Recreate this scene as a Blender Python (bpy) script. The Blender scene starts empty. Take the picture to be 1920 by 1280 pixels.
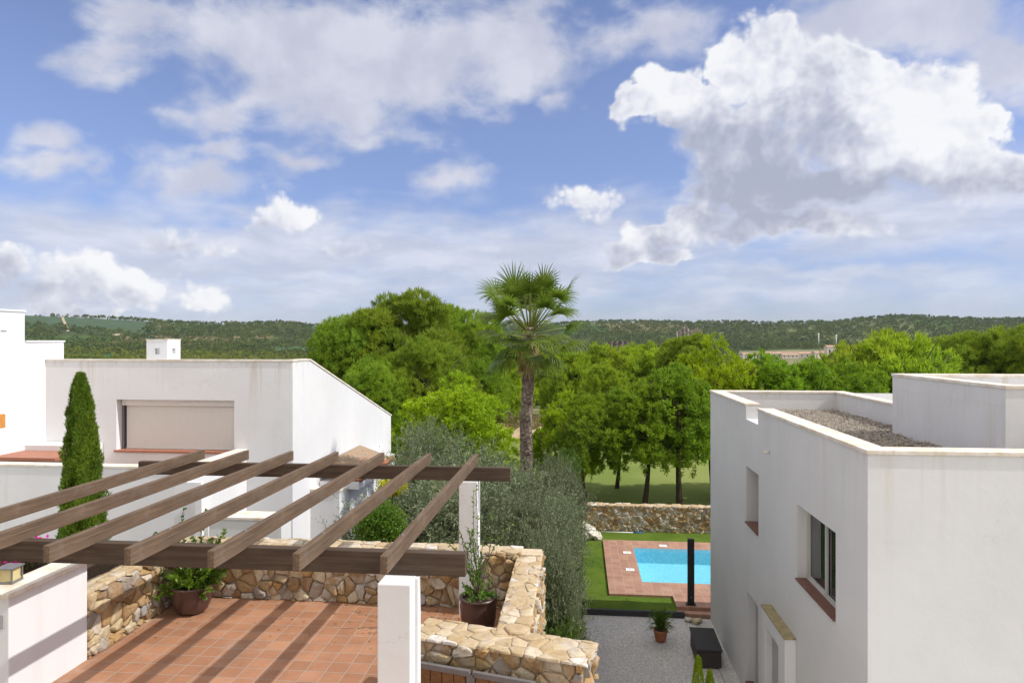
import bpy, math, random
import numpy as np
from mathutils import Vector
random.seed(7)
RNG = np.random.default_rng(11)
sc = bpy.context.scene
COL = sc.collection
A = math.radians(5.58); CA, SA = math.cos(A), math.sin(A)
CAMZ = 4.45; F = 1280.0
GZ = -3.85            # level of the lower gardens (terrace floor is z = 0)

def at(u, d, v=None):
    """world point at sight bearing u and distance d (metres along the view axis)"""
    xc = (u-960)/F*d
    z = CAMZ-(v-637)/F*d if v is not None else 0
    return Vector((xc*CA-d*SA, xc*SA+d*CA, z))

# ------------------------------------------------------------------ materials
def new_mat(name):
    m = bpy.data.materials.new(name); m.use_nodes = True
    nt = m.node_tree; nt.nodes.clear()
    out = nt.nodes.new('ShaderNodeOutputMaterial')
    return m, nt, out
class NB:
    def __init__(s, nt): s.nt = nt
    def n(s, t, **kw):
        nd = s.nt.nodes.new(t)
        for k, v in kw.items():
            if k.startswith('i_'):
                key = k[2:]
                nd.inputs[int(key) if key.isdigit() else key].default_value = v
            else: setattr(nd, k, v)
        return nd
    def l(s, a, b): s.nt.links.new(a, b)
    def sock(s, inp, v):
        if isinstance(v, bpy.types.NodeSocket): s.l(v, inp)
        elif v is not None: inp.default_value = v
    def math(s, op, a, b=None, c=None, clamp=False):
        nd = s.nt.nodes.new('ShaderNodeMath'); nd.operation = op; nd.use_clamp = clamp
        for i, x in enumerate((a, b, c)):
            if x is not None: s.sock(nd.inputs[i], x)
        return nd.outputs[0]
    def vmath(s, op, a, b=None):
        nd = s.nt.nodes.new('ShaderNodeVectorMath'); nd.operation = op
        s.sock(nd.inputs[0], a)
        if b is not None: s.sock(nd.inputs[3 if op == 'SCALE' else 1], b)
        return nd.outputs[1] if op in ('LENGTH', 'DOT_PRODUCT', 'DISTANCE') else nd.outputs[0]
    def noise(s, vec, scale, detail=4, rough=.55, dist=0, col=False):
        nd = s.n('ShaderNodeTexNoise'); s.sock(nd.inputs['Vector'], vec)
        nd.inputs['Scale'].default_value = scale; nd.inputs['Detail'].default_value = detail
        nd.inputs['Roughness'].default_value = rough; nd.inputs['Distortion'].default_value = dist
        return nd.outputs['Color' if col else 'Fac']
    def ramp(s, fac, stops, interp='LINEAR'):
        nd = s.n('ShaderNodeValToRGB'); nd.color_ramp.interpolation = interp
        e = nd.color_ramp.elements
        while len(e) < len(stops): e.new(0.5)
        for el, (p, c) in zip(e, stops):
            el.position = p; el.color = (c[0], c[1], c[2], 1) if hasattr(c, '__len__') else (c, c, c, 1)
        s.sock(nd.inputs[0], fac); return nd.outputs[0]
    def mix(s, fac, a, b, mode='MIX'):
        nd = s.n('ShaderNodeMix', data_type='RGBA', blend_type=mode)
        s.sock(nd.inputs[0], fac); 
        for i, x in ((6, a), (7, b)):
            if isinstance(x, tuple): nd.inputs[i].default_value = (*x[:3], 1)
            else: s.sock(nd.inputs[i], x)
        return nd.outputs[2]
    def mapr(s, v, a, b, c=0., d=1., smooth=True):
        nd = s.n('ShaderNodeMapRange', interpolation_type='SMOOTHSTEP' if smooth else 'LINEAR')
        s.sock(nd.inputs[0], v)
        for i, x in enumerate((a, b, c, d)): nd.inputs[i+1].default_value = x
        return nd.outputs[0]
    def scalev(s, vec, sx, sy, sz):
        return s.vmath('MULTIPLY', vec, (sx, sy, sz))
def pos(nb): return nb.n('ShaderNodeNewGeometry').outputs['Position']
def objc(nb): return nb.n('ShaderNodeTexCoord').outputs['Object']
def principled(nb, out, col, rough=.8, bump=None, bstr=.3, bdist=.02, metal=0., spec=None, normal=None):
    p = nb.n('ShaderNodeBsdfPrincipled')
    if isinstance(col, tuple): p.inputs['Base Color'].default_value = (*col[:3], 1)
    else: nb.l(col, p.inputs['Base Color'])
    nb.sock(p.inputs['Roughness'], rough); p.inputs['Metallic'].default_value = metal
    if spec is not None: p.inputs['Specular IOR Level'].default_value = spec
    if bump is not None:
        b = nb.n('ShaderNodeBump'); b.inputs['Strength'].default_value = bstr; b.inputs['Distance'].default_value = bdist
        nb.l(bump, b.inputs['Height']); nb.l(b.outputs[0], p.inputs['Normal'])
    nb.l(p.outputs[0], out.inputs[0]); return p
def simple(name, col, rough=.7, var=.12, scale=8., bstr=.15, bdist=.01, metal=0., spec=None):
    m, nt, out = new_mat(name); nb = NB(nt); P = objc(nb)
    f = nb.noise(P, scale, 5)
    c = nb.mix(f, tuple(x*(1-var*1.5) for x in col), tuple(min(1, x*(1+var*1.5)) for x in col))
    principled(nb, out, c, rough, nb.noise(P, scale*6, 4), bstr, bdist, metal, spec)
    return m

def stucco(name, base=(.78, .78, .78), stain=.35, dirt=(.50, .44, .34), ztop=None):
    m, nt, out = new_mat(name); nb = NB(nt); P = pos(nb)
    big = nb.noise(P, .5, 5, .6)
    c = nb.mix(nb.mapr(big, .3, .7, 0, 1), tuple(x*.95 for x in base), tuple(min(1, x*1.02) for x in base))
    st = nb.noise(nb.scalev(P, 3.6, 3.6, .13), 1., 6, .72, .4)
    lo = nb.noise(nb.scalev(P, .7, .7, .1), 1., 3)
    f = nb.math('MULTIPLY', nb.mapr(st, .50, .72, 0, stain), nb.mapr(lo, .40, .58, .2, 1))
    if ztop is not None:   # rain streaks run down from the coping and die out
        z = nb.n('ShaderNodeSeparateXYZ'); nb.l(P, z.inputs[0])
        g = nb.mapr(z.outputs[2], ztop-1.6, ztop, 0.12, 1, smooth=False)
        f = nb.math('MULTIPLY', f, g)
        g2 = nb.mapr(z.outputs[2], ztop-.32, ztop-.02, 0, 1)
        st2 = nb.noise(nb.scalev(P, 3.2, 3.2, .5), 1., 5, .7)
        f = nb.math('MAXIMUM', f, nb.math('MULTIPLY', g2, nb.mapr(st2, .5, .75, 0, .7)))
    c = nb.mix(f, c, dirt)
    pa = nb.noise(nb.vmath('ADD', P, (3.1, 7.7, 1.3)), .42, 2, .4)
    c = nb.mix(nb.mapr(pa, .56, .585, 0, .30), c, tuple(x*.93 for x in base))
    cr = nb.n('ShaderNodeTexVoronoi', feature='DISTANCE_TO_EDGE', i_Scale=.33); nb.l(nb.vmath('ADD', P, nb.vmath('SCALE', nb.noise(P, 1.6, 6, .7, col=True), 1.5)), cr.inputs['Vector'])
    c = nb.mix(nb.math('MULTIPLY', nb.mapr(cr.outputs['Distance'], 0, .0035, .4, 0), nb.mapr(nb.noise(P, .6, 2), .5, .6)), c, (.36, .34, .31))
    blot = nb.noise(P, 9., 6, .65)
    c = nb.mix(nb.mapr(blot, .56, .8, 0, .09), c, (.55, .52, .46))
    h = nb.math('ADD', nb.math('MULTIPLY', nb.noise(P, 3.2, 3), 1.6), nb.math('MULTIPLY', nb.noise(P, 45, 4), .22))
    principled(nb, out, c, .92, h, .16, .02, spec=.2)
    return m
M = {}
M['white'] = stucco('white_stucco', (.72, .722, .728), .22)
M['white_house'] = stucco('white_stucco_house', (.675, .675, .675), .5, ztop=2.93)
M['white_gable'] = stucco('white_stucco_gable', (.72, .722, .728), .6, dirt=(.45, .36, .25), ztop=3.84)
M['pillar'] = stucco('pillar_stucco', (.72, .722, .728), .15)
def coping_mat():
    m, nt, out = new_mat('coping_limewash'); nb = NB(nt); P = pos(nb)
    f = nb.noise(P, 3., 6, .65); g = nb.noise(P, 22., 5, .6)
    c = nb.mix(nb.mapr(f, .35, .7, 0, .75), (.76, .72, .66), (.56, .45, .31))
    c = nb.mix(nb.mapr(g, .55, .75, 0, .5), c, (.40, .36, .30))
    principled(nb, out, c, .9, g, .3, .01, spec=.2); return m
M['coping'] = coping_mat()
def wood_mat(name, a, b, c3):
    m, nt, out = new_mat(name); nb = NB(nt); P = objc(nb)
    g = nb.noise(nb.scalev(P, 26, 1.0, 26), 1., 7, .65, 1.2)
    g2 = nb.noise(nb.scalev(P, 1.5, .8, 2), 1.3, 4)
    fine = nb.noise(nb.scalev(P, 90, 3, 90), 1., 3)
    c = nb.ramp(g, [(.3, a), (.5, b), (.72, c3)])
    c = nb.mix(nb.mapr(g2, .4, .7, 0, .55), c, tuple(x*.62 for x in b))
    kn = nb.n('ShaderNodeTexVoronoi', i_Scale=1.0); nb.l(nb.scalev(P, 5, 1.6, 5), kn.inputs['Vector'])
    c = nb.mix(nb.mapr(kn.outputs['Distance'], .05, .13, .75, 0), c, tuple(x*.35 for x in b))
    c = nb.mix(nb.mapr(fine, .52, .72, 0, .6), c, tuple(x*.4 for x in b)); c = nb.mix(nb.mapr(nb.noise(P, 2.6, 5, .7), .5, .72, 0, .28), c, (.22, .19, .16))
    principled(nb, out, c, .82, nb.math('ADD', g, nb.math('MULTIPLY', fine, .5)), .35, .006, spec=.25); return m
M['wood'] = wood_mat('weathered_pine', (.09, .06, .038), (.145, .098, .064), (.215, .152, .102))
def woodx_mat():
    m, nt, out = new_mat('weathered_beam'); nb = NB(nt); P = objc(nb)
    g = nb.noise(nb.scalev(P, 1.3, 18, 22), 1., 6, .6, .4)
    g2 = nb.noise(P, 1.3, 4)
    c = nb.ramp(g, [(.3, (.048, .032, .023)), (.5, (.078, .054, .038)), (.72, (.12, .085, .06))])
    c = nb.mix(nb.mapr(g2, .4, .7, 0, .5), c, (.06, .042, .03))
    principled(nb, out, c, .82, g, .35, .006, spec=.25); return m
M['beam'] = woodx_mat()
def tile_mat(name, size, ox, oy, cols, grout, gw=.012, rough=.6):
    m, nt, out = new_mat(name); nb = NB(nt); P = pos(nb)
    v = nb.vmath('ADD', P, (ox, oy, 0))
    s = nb.n('ShaderNodeSeparateXYZ'); nb.l(v, s.inputs[0])
    def edge(c):
        f = nb.math('FRACT', nb.math('DIVIDE', c, size))
        return nb.math('MINIMUM', f, nb.math('SUBTRACT', 1., f))
    wob = nb.math('MULTIPLY', nb.math('SUBTRACT', nb.noise(P, 9, 3), .5), .012)
    e = nb.math('ADD', nb.math('MINIMUM', edge(s.outputs[0]), edge(s.outputs[1])), wob)
    gm = nb.mapr(e, gw/size*.35, gw/size*.75, 0, 1)
    cell = nb.vmath('FLOOR', nb.vmath('DIVIDE', v, (size, size, 1e3)))
    wn = nb.n('ShaderNodeTexWhiteNoise', noise_dimensions='3D'); nb.l(cell, wn.inputs['Vector'])
    c = nb.ramp(wn.outputs['Value'], [(0, cols[0]), (.5, cols[1]), (1, cols[2])])
    n1 = nb.noise(P, 2.2, 6, .6); n2 = nb.noise(P, 28, 5, .65)
    c = nb.mix(nb.mapr(n1, .35, .75, 0, .5), c, tuple(x*.66 for x in cols[0])); c = nb.mix(nb.mapr(nb.noise(P, .9, 7, .7, .5), .54, .72, 0, .35), c, (.42, .33, .26))
    c = nb.mix(nb.mapr(n2, .5, .8, 0, .35), c, tuple(min(1, x*1.35) for x in cols[2]))
    gc = nb.mix(n1, grout, tuple(x*.7 for x in grout))
    c = nb.mix(gm, gc, c)
    h = nb.math('ADD', nb.math('MULTIPLY', gm, .8), nb.math('MULTIPLY', n2, .25))
    principled(nb, out, c, rough, h, .5, .004, spec=.3); return m
M['terrace'] = tile_mat('terracotta_tiles', .278, .05, .02, [(.31, .15, .082), (.365, .178, .098), (.42, .215, .122)], (.38, .30, .24), .013)
M['deck'] = tile_mat('pool_deck_tiles', .30, 0, 0, [(.33, .18, .125), (.38, .21, .145), (.42, .245, .17)], (.47, .36, .28), .014, .75)
M['redtile'] = simple('red_sill_tile', (.17, .075, .05), .55, .25, 6)
M['redtile2'] = simple('red_sill_light', (.36, .15, .09), .6, .2, 6)
def stone_mat(name, ramp, dark=.5, bs=.6, sc1=7.):
    m, nt, out = new_mat(name); nb = NB(nt); P = pos(nb)
    g = nb.n('ShaderNodeNewGeometry')
    c = nb.ramp(g.outputs['Random Per Island'], ramp, 'CONSTANT')
    n1 = nb.noise(P, sc1, 6, .65, .6); n2 = nb.noise(P, sc1*5, 6, .7); n3 = nb.noise(P, sc1*.45, 4)
    c = nb.mix(nb.mapr(n1, .38, .7, 0, .7), c, (.38, .25, .12))
    c = nb.mix(nb.mapr(n3, .5, .72, 0, .55), c, (.50, .47, .43))
    c = nb.mix(nb.mapr(n2, .5, .72, 0, dark), c, (.12, .085, .055))
    c = nb.mix(nb.mapr(n2, .25, .42, .5, 0), c, (.60, .54, .44))
    h = nb.math('ADD', n1, nb.math('MULTIPLY', n2, .5))
    principled(nb, out, c, .9, h, bs, .035, spec=.2); return m
R1 = [(0, (.42, .30, .155)), (.14, (.52, .42, .26)), (.28, (.36, .235, .115)), (.42, (.46, .43, .39)), (.52, (.56, .48, .34)),
      (.64, (.30, .275, .25)), (.72, (.45, .28, .12)), (.83, (.62, .58, .50)), (.92, (.27, .17, .09))]
M['stone'] = stone_mat('ochre_rubble_stone', R1)
R2 = [(0, (.50, .40, .26)), (.3, (.56, .47, .33)), (.55, (.48, .38, .24)), (.8, (.60, .53, .41)), (.93, (.68, .66, .62))]
M['stonetop'] = stone_mat('rubble_wall_top', R2, .28, .5, 6.)
M['mortar'] = simple('lime_mortar', (.56, .46, .32), .95, .25, 12, .5, .02)
M['pale_rock'] = simple('pale_limestone', (.62, .58, .49), .95, .22, 9, .8, .04)
def gravel_mat(name, a, b, c3, scale, bd=.02):
    m, nt, out = new_mat(name); nb = NB(nt); P = pos(nb)
    vo = nb.n('ShaderNodeTexVoronoi', i_Scale=scale); nb.l(P, vo.inputs['Vector'])
    w = nb.n('ShaderNodeSeparateColor'); nb.l(vo.outputs['Color'], w.inputs[0])
    c = nb.ramp(w.outputs[0], [(0, a), (.5, b), (1, c3)])
    c = nb.mix(nb.mapr(vo.outputs['Distance'], .35, .8, 0, .6), c, tuple(x*.45 for x in a))
    n = nb.noise(P, .8, 4)
    c = nb.mix(nb.mapr(n, .4, .7, 0, .3), c, tuple(x*.8 for x in a))
    h = nb.math('SUBTRACT', 1., vo.outputs['Distance'])
    principled(nb, out, c, .9, h, .9, bd, spec=.2); return m
M['gravel'] = gravel_mat('pale_gravel', (.52, .50, .49), (.68, .66, .65), (.82, .80, .79), 30)
M['roofgravel'] = gravel_mat('roof_gravel', (.15, .125, .10), (.28, .24, .20), (.44, .40, .34), 16, .05)
M['concrete'] = simple('concrete', (.45, .44, .42), .9, .15, 5, .3)
M['darkedge'] = simple('dark_sleeper', (.035, .035, .04), .7, .2, 8)
def turf_mat():
    m, nt, out = new_mat('short_turf'); nb = NB(nt); P = pos(nb)
    n1 = nb.noise(P, 1.2, 5, .6); n2 = nb.noise(nb.scalev(P, 60, 60, 60), 1., 3)
    c = nb.mix(nb.mapr(n1, .3, .7), (.075, .13, .016), (.12, .175, .024))
    c = nb.mix(nb.mapr(n2, .4, .75, 0, .5), c, (.05, .10, .01))
    principled(nb, out, c, .95, n2, .7, .02, spec=.1); return m
M['turf'] = turf_mat()

def leaf_mat(name, a, b, c3, trans=.3, rough=.6, patch=.6, tscale=.35):
    m, nt, out = new_mat(name); nb = NB(nt); P = pos(nb)
    g = nb.n('ShaderNodeNewGeometry')
    c = nb.ramp(g.outputs['Random Per Island'], [(0, a), (.5, b), (1, c3)])
    oi = nb.n('ShaderNodeObjectInfo')
    n = nb.noise(nb.vmath('ADD', P, nb.vmath('SCALE', (13., 7., 3.), oi.outputs['Random'])), tscale, 4, .6)
    c = nb.mix(nb.mapr(n, .35, .68, 0, patch), c, tuple(min(1, x*y) for x, y in zip(c3, (1.35, 1.15, .8))))
    hs = nb.n('ShaderNodeHueSaturation'); nb.l(c, hs.inputs['Color'])
    nb.l(nb.mapr(oi.outputs['Random'], 0, 1, .488, .512, False), hs.inputs['Hue'])
    nb.l(nb.mapr(oi.outputs['Random'], 0, 1, .85, 1.15, False), hs.inputs['Value'])
    c = hs.outputs[0]
    p = nb.n('ShaderNodeBsdfPrincipled'); nb.l(c, p.inputs['Base Color'])
    p.inputs['Roughness'].default_value = rough; p.inputs['Specular IOR Level'].default_value = .3
    t = nb.n('ShaderNodeBsdfTranslucent'); nb.l(nb.mix(.5, c, tuple(min(1, x*1.6) for x in c3)), t.inputs[0])
    mx = nb.n('ShaderNodeMixShader'); mx.inputs[0].default_value = trans
    nb.l(p.outputs[0], mx.inputs[1]); nb.l(t.outputs[0], mx.inputs[2]); nb.l(mx.outputs[0], out.inputs[0])
    return m
M['stonepine'] = leaf_mat('stone_pine_needles', (.11, .19, .008), (.22, .34, .010), (.34, .48, .014), .42)
M['stonepine_dark'] = leaf_mat('pine_needles_deep', (.07, .145, .012), (.135, .25, .014), (.22, .36, .018), .42)
M['aleppo'] = leaf_mat('aleppo_needles', (.095, .17, .014), (.17, .275, .020), (.265, .38, .028), .42)
M['aleppo_yellow'] = leaf_mat('aleppo_needles_pale', (.13, .22, .016), (.22, .34, .02), (.33, .45, .026), .45)
M['olive'] = leaf_mat('olive_leaves', (.085, .12, .055), (.15, .19, .10), (.24, .28, .17), .2, .5, .25, 1.)
M['cypress'] = leaf_mat('cypress_sprays', (.055, .11, .012), (.10, .18, .016), (.165, .265, .022), .28, .7, .5, 1.)
M['hedge'] = leaf_mat('hedge_sprays', (.03, .075, .012), (.055, .12, .014), (.09, .17, .018), .25, .6, .5, 1.)
M['shrub'] = leaf_mat('shrub_leaves', (.045, .11, .012), (.08, .18, .015), (.15, .29, .02), .35, .45, .4, 1.5)
M['palmleaf'] = leaf_mat('palm_fan_leaves', (.06, .115, .014), (.10, .18, .018), (.17, .27, .03), .38, .4, .3, 1.)
M['dryleaf'] = leaf_mat('dry_palm_leaves', (.16, .10, .045), (.25, .17, .07), (.34, .26, .12), .2, .8, .3, 1.)
M['lime_leaf'] = leaf_mat('lime_yellow_leaves', (.25, .30, .012), (.38, .42, .015), (.50, .50, .02), .4)
M['magenta'] = leaf_mat('magenta_bracts', (.45, .01, .22), (.60, .015, .35), (.70, .03, .45), .35)
M['petal'] = leaf_mat('pale_petals', (.60, .50, .45), (.75, .68, .62), (.80, .75, .72), .35)
M['woods'] = leaf_mat('far_wood_foliage', (.035, .06, .015), (.06, .095, .018), (.10, .14, .022), .2, .9, .6, .012)
M['drygrass'] = leaf_mat('dry_scrub', (.16, .15, .05), (.24, .22, .09), (.32, .28, .14), .25)
M['bark'] = simple('grey_brown_bark', (.11, .08, .06), .95, .35, 9, .8, .04)
M['barkdark'] = simple('dark_pine_bark', (.055, .038, .028), .95, .35, 9, .8, .04)
def palmbark():
    m, nt, out = new_mat('palm_trunk_bark'); nb = NB(nt); P = objc(nb)
    g = nb.n('ShaderNodeNewGeometry')
    c = nb.ramp(g.outputs['Random Per Island'], [(0, (.13, .095, .07)), (.4, (.23, .18, .135)), (.8, (.33, .27, .21)), (1, (.09, .065, .05))])
    n = nb.noise(P, 14, 5, .7)
    c = nb.mix(nb.mapr(n, .45, .7, 0, .6), c, (.10, .07, .05))
    principled(nb, out, c, .95, n, .7, .03); return m
M['palmbark'] = palmbark()
M['potglaze'] = simple('brown_glazed_clay', (.075, .038, .032), .32, .3, 4, .15, .01, spec=.6)
M['terracotta'] = simple('terracotta_clay', (.36, .13, .06), .8, .2, 6)
M['soil'] = simple('potting_soil', (.09, .065, .045), .95, .4, 20, .8, .03)
M['blackmetal'] = simple('black_plastic', (.012, .012, .014), .45, .2, 5)
M['greymetal'] = simple('grey_iron', (.19, .185, .19), .5, .2, 10, .2, .005, metal=.3)
M['lampmetal'] = simple('blue_grey_metal', (.035, .045, .085), .45, .2, 6)
M['gatewood'] = wood_mat('gate_boards', (.13, .062, .028), (.21, .105, .045), (.30, .16, .07))
M['stubwood'] = simple('orange_wood', (.55, .24, .05), .6, .2, 7)
M['alu'] = simple('beige_aluminium', (.50, .49, .46), .45, .06, 3, .05, .002)
M['blind'] = simple('screen_fabric', (.68, .65, .61), .85, .06, 30, .2, .004)
M['blindbox'] = simple('blind_cassette', (.70, .68, .65), .6, .05, 4)
M['whiteplastic'] = simple('white_plastic', (.8, .8, .8), .4, .03, 4)
M['ochre'] = simple('mossy_ochre_coping', (.30, .25, .13), .9, .4, 9)
M['lampglass'] = simple('yellowed_lamp_glass', (.60, .50, .24), .25, .15, 8, .05, .003)
M['greyflat'] = simple('grey_fitting', (.35, .36, .37), .5, .1, 8)
def rattan():
    m, nt, out = new_mat('dark_rattan'); nb = NB(nt); P = objc(nb)
    w = nb.n('ShaderNodeTexWave', i_Scale=22., bands_direction='Y'); w.inputs['Distortion'].default_value = .4; nb.l(P, w.inputs['Vector'])
    w2 = nb.n('ShaderNodeTexWave', i_Scale=22., bands_direction='Z'); nb.l(P, w2.inputs['Vector'])
    h = nb.math('MULTIPLY', w.outputs['Fac'], w2.outputs['Fac'])
    c = nb.mix(h, (.018, .014, .013), (.06, .048, .044))
    principled(nb, out, c, .55, h, .6, .01); return m
M['rattan'] = rattan()
def glass_mat():
    m, nt, out = new_mat('window_glass'); nb = NB(nt)
    p = principled(nb, out, (.012, .016, .018), .02, spec=1.0); p.inputs['IOR'].default_value = 1.6; return m
M['glass'] = glass_mat()
M['door'] = simple('pale_door_panel', (.42, .42, .42), .5, .05, 3)
def water_mat():
    m, nt, out = new_mat('pool_water'); nb = NB(nt); P = pos(nb)
    b = nb.n('ShaderNodeBump'); b.inputs['Strength'].default_value = .28; b.inputs['Distance'].default_value = .03
    nb.l(nb.math('ADD', nb.noise(P, 3.5, 3, .5, .6), nb.math('MULTIPLY', nb.noise(P, 11., 2), .3)), b.inputs['Height'])
    t = nb.n('ShaderNodeBsdfTransparent'); t.inputs[0].default_value = (.80, .97, 1., 1)
    g = nb.n('ShaderNodeBsdfGlossy'); g.inputs['Roughness'].default_value = .03; nb.l(b.outputs[0], g.inputs['Normal'])
    fr = nb.n('ShaderNodeFresnel'); fr.inputs[0].default_value = 1.33; nb.l(b.outputs[0], fr.inputs['Normal'])
    mx = nb.n('ShaderNodeMixShader'); nb.l(nb.math('MULTIPLY', fr.outputs[0], .35), mx.inputs[0])
    nb.l(t.outputs[0], mx.inputs[1]); nb.l(g.outputs[0], mx.inputs[2]); nb.l(mx.outputs[0], out.inputs[0]); return m
M['water'] = water_mat()
def basin_mat():
    m, nt, out = new_mat('pool_lining_caustics'); nb = NB(nt); P = pos(nb)
    v = nb.n('ShaderNodeTexVoronoi', feature='DISTANCE_TO_EDGE', i_Scale=6.5)
    w = nb.vmath('ADD', P, nb.vmath('SCALE', nb.noise(P, 2.5, 2, col=True), .6)); nb.l(w, v.inputs['Vector'])
    n = nb.noise(P, 3, 4)
    c = nb.mix(n, (.20, .52, .65), (.28, .60, .72))
    c = nb.mix(nb.mapr(v.outputs['Distance'], 0, .14, .5, 0), c, (.45, .76, .84))  # pale web paints rippling sunlight caustics into the basin colour
    principled(nb, out, c, .5); return m
M['basin'] = basin_mat()

# ------------------------------------------------------------------ mesh helpers
def link(o, parent=None):
    COL.objects.link(o)
    if parent is not None: o.parent = parent
    return o
def tag(o, label=None, cat=None, group=None, kind=None):
    if label: o['label'] = label
    if cat: o['category'] = cat
    if group: o['group'] = group
    if kind: o['kind'] = kind
    return o
def empty(name, loc=(0, 0, 0), rz=0, label=None, cat=None, group=None):
    o = bpy.data.objects.new(name, None); o.empty_display_size = .3
    o.location = loc; o.rotation_euler = (0, 0, rz)
    link(o); return tag(o, label, cat, group)
class MB:
    """mesh builder, in the coordinates of its parent"""
    def __init__(s): s.v = []; s.f = []; s.sm = []
    def add(s, vs, fs, smooth=False):
        b = len(s.v); s.v += [tuple(p) for p in vs]
        for f in fs: s.f.append(tuple(i+b for i in f)); s.sm.append(smooth)
    def quad(s, a, b, c, d): s.add([a, b, c, d], [(0, 1, 2, 3)])
    def box(s, x0, x1, y0, y1, z0, z1, rot=0., piv=None):
        vs = [(x, y, z) for z in (z0, z1) for x, y in ((x0, y0), (x1, y0), (x1, y1), (x0, y1))]
        if rot:
            cx, cy = piv or ((x0+x1)/2, (y0+y1)/2); c, q = math.cos(rot), math.sin(rot)
            vs = [(cx+(x-cx)*c-(y-cy)*q, cy+(x-cx)*q+(y-cy)*c, z) for x, y, z in vs]
        s.add(vs, [(3, 2, 1, 0), (4, 5, 6, 7), (0, 1, 5, 4), (1, 2, 6, 5), (2, 3, 7, 6), (3, 0, 4, 7)])
        return s
    def bar(s, p, q, w, h):
        """rectangular bar from p to q"""
        p, q = Vector(p), Vector(q); d = (q-p).normalized()
        up = Vector((0, 0, 1)) if abs(d.z) < .95 else Vector((1, 0, 0))
        r = d.cross(up).normalized(); t = r.cross(d)
        vs = [e+r*a*w/2+t*b*h/2 for e in (p, q) for a, b in ((-1, -1), (1, -1), (1, 1), (-1, 1))]
        s.add(vs, [(0, 1, 2, 3), (7, 6, 5, 4), (0, 4, 5, 1), (1, 5, 6, 2), (2, 6, 7, 3), (3, 7, 4, 0)]); return s
    def tube(s, pts, rad, seg=8, cap=True):
        pts = [Vector(p) for p in pts]; n = len(pts); vs = []
        for i, p in enumerate(pts):
            d = (pts[min(i+1, n-1)]-pts[max(i-1, 0)]).normalized()
            a = Vector((1, 0, 0)) if abs(d.x) < .8 else Vector((0, 1, 0))
            r = d.cross(a).normalized(); t = r.cross(d)
            for k in range(seg):
                w = 2*math.pi*k/seg; vs.append(p+(r*math.cos(w)+t*math.sin(w))*rad[i])
        fs = [(i*seg+k, i*seg+(k+1) % seg, (i+1)*seg+(k+1) % seg, (i+1)*seg+k) for i in range(n-1) for k in range(seg)]
        if cap: fs += [tuple(range(seg))[::-1], tuple((n-1)*seg+k for k in range(seg))]
        s.add(vs, fs, True); return s
    def lathe(s, prof, seg=32, c=(0, 0, 0)):
        vs = [(c[0]+r*math.cos(2*math.pi*k/seg), c[1]+r*math.sin(2*math.pi*k/seg), c[2]+z) for r, z in prof for k in range(seg)]
        fs = [(i*seg+k, i*seg+(k+1) % seg, (i+1)*seg+(k+1) % seg, (i+1)*seg+k) for i in range(len(prof)-1) for k in range(seg)]
        s.add(vs, fs, True); return s
    def build(s, name, mat, parent=None, bevel=0):
        me = bpy.data.meshes.new(name); me.from_pydata(s.v, [], s.f)
        me.polygons.foreach_set('use_smooth', s.sm)
        mats = mat if isinstance(mat, list) else [mat]
        for m_ in mats: me.materials.append(m_)
        me.update()
        o = bpy.data.objects.new(name, me); link(o, parent)
        if bevel:
            b = o.modifiers.new('bevel', 'BEVEL'); b.width = bevel; b.segments = 2; b.limit_method = 'ANGLE'
        return o
def quads_mesh(name, V, mat, parent=None, nper=4):
    """V: (n, nper, 3) separate polygons"""
    n = V.shape[0]; me = bpy.data.meshes.new(name)
    me.vertices.add(n*nper); me.vertices.foreach_set('co', V.reshape(-1).astype(np.float32))
    me.loops.add(n*nper); me.loops.foreach_set('vertex_index', np.arange(n*nper, dtype=np.int32))
    me.polygons.add(n); me.polygons.foreach_set('loop_start', np.arange(0, n*nper, nper, dtype=np.int32))
    me.update(calc_edges=True); me.materials.append(mat)
    o = bpy.data.objects.new(name, me); return link(o, parent)
def norm(a): return a/np.maximum(np.linalg.norm(a, axis=-1, keepdims=True), 1e-9)
def leaves(P, D, L, W, rng, curl=.0, N0=None, nj=.45):
    """diamond leaves: base P, direction D, length L, width W"""
    n = len(P); R = norm(np.cross(D, norm(rng.normal(size=(n, 3))) if N0 is None else N0+rng.normal(0, nj, (n, 3))))
    L = np.broadcast_to(L, (n,))[:, None]; W = np.broadcast_to(W, (n,))[:, None]
    N = np.cross(D, R)
    mid = P+D*L*.5+N*L*curl
    return np.stack([P, mid+R*W/2, P+D*L, mid-R*W/2], axis=1)
def sphere_pts(n, rng): return norm(rng.normal(size=(n, 3)))

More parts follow.
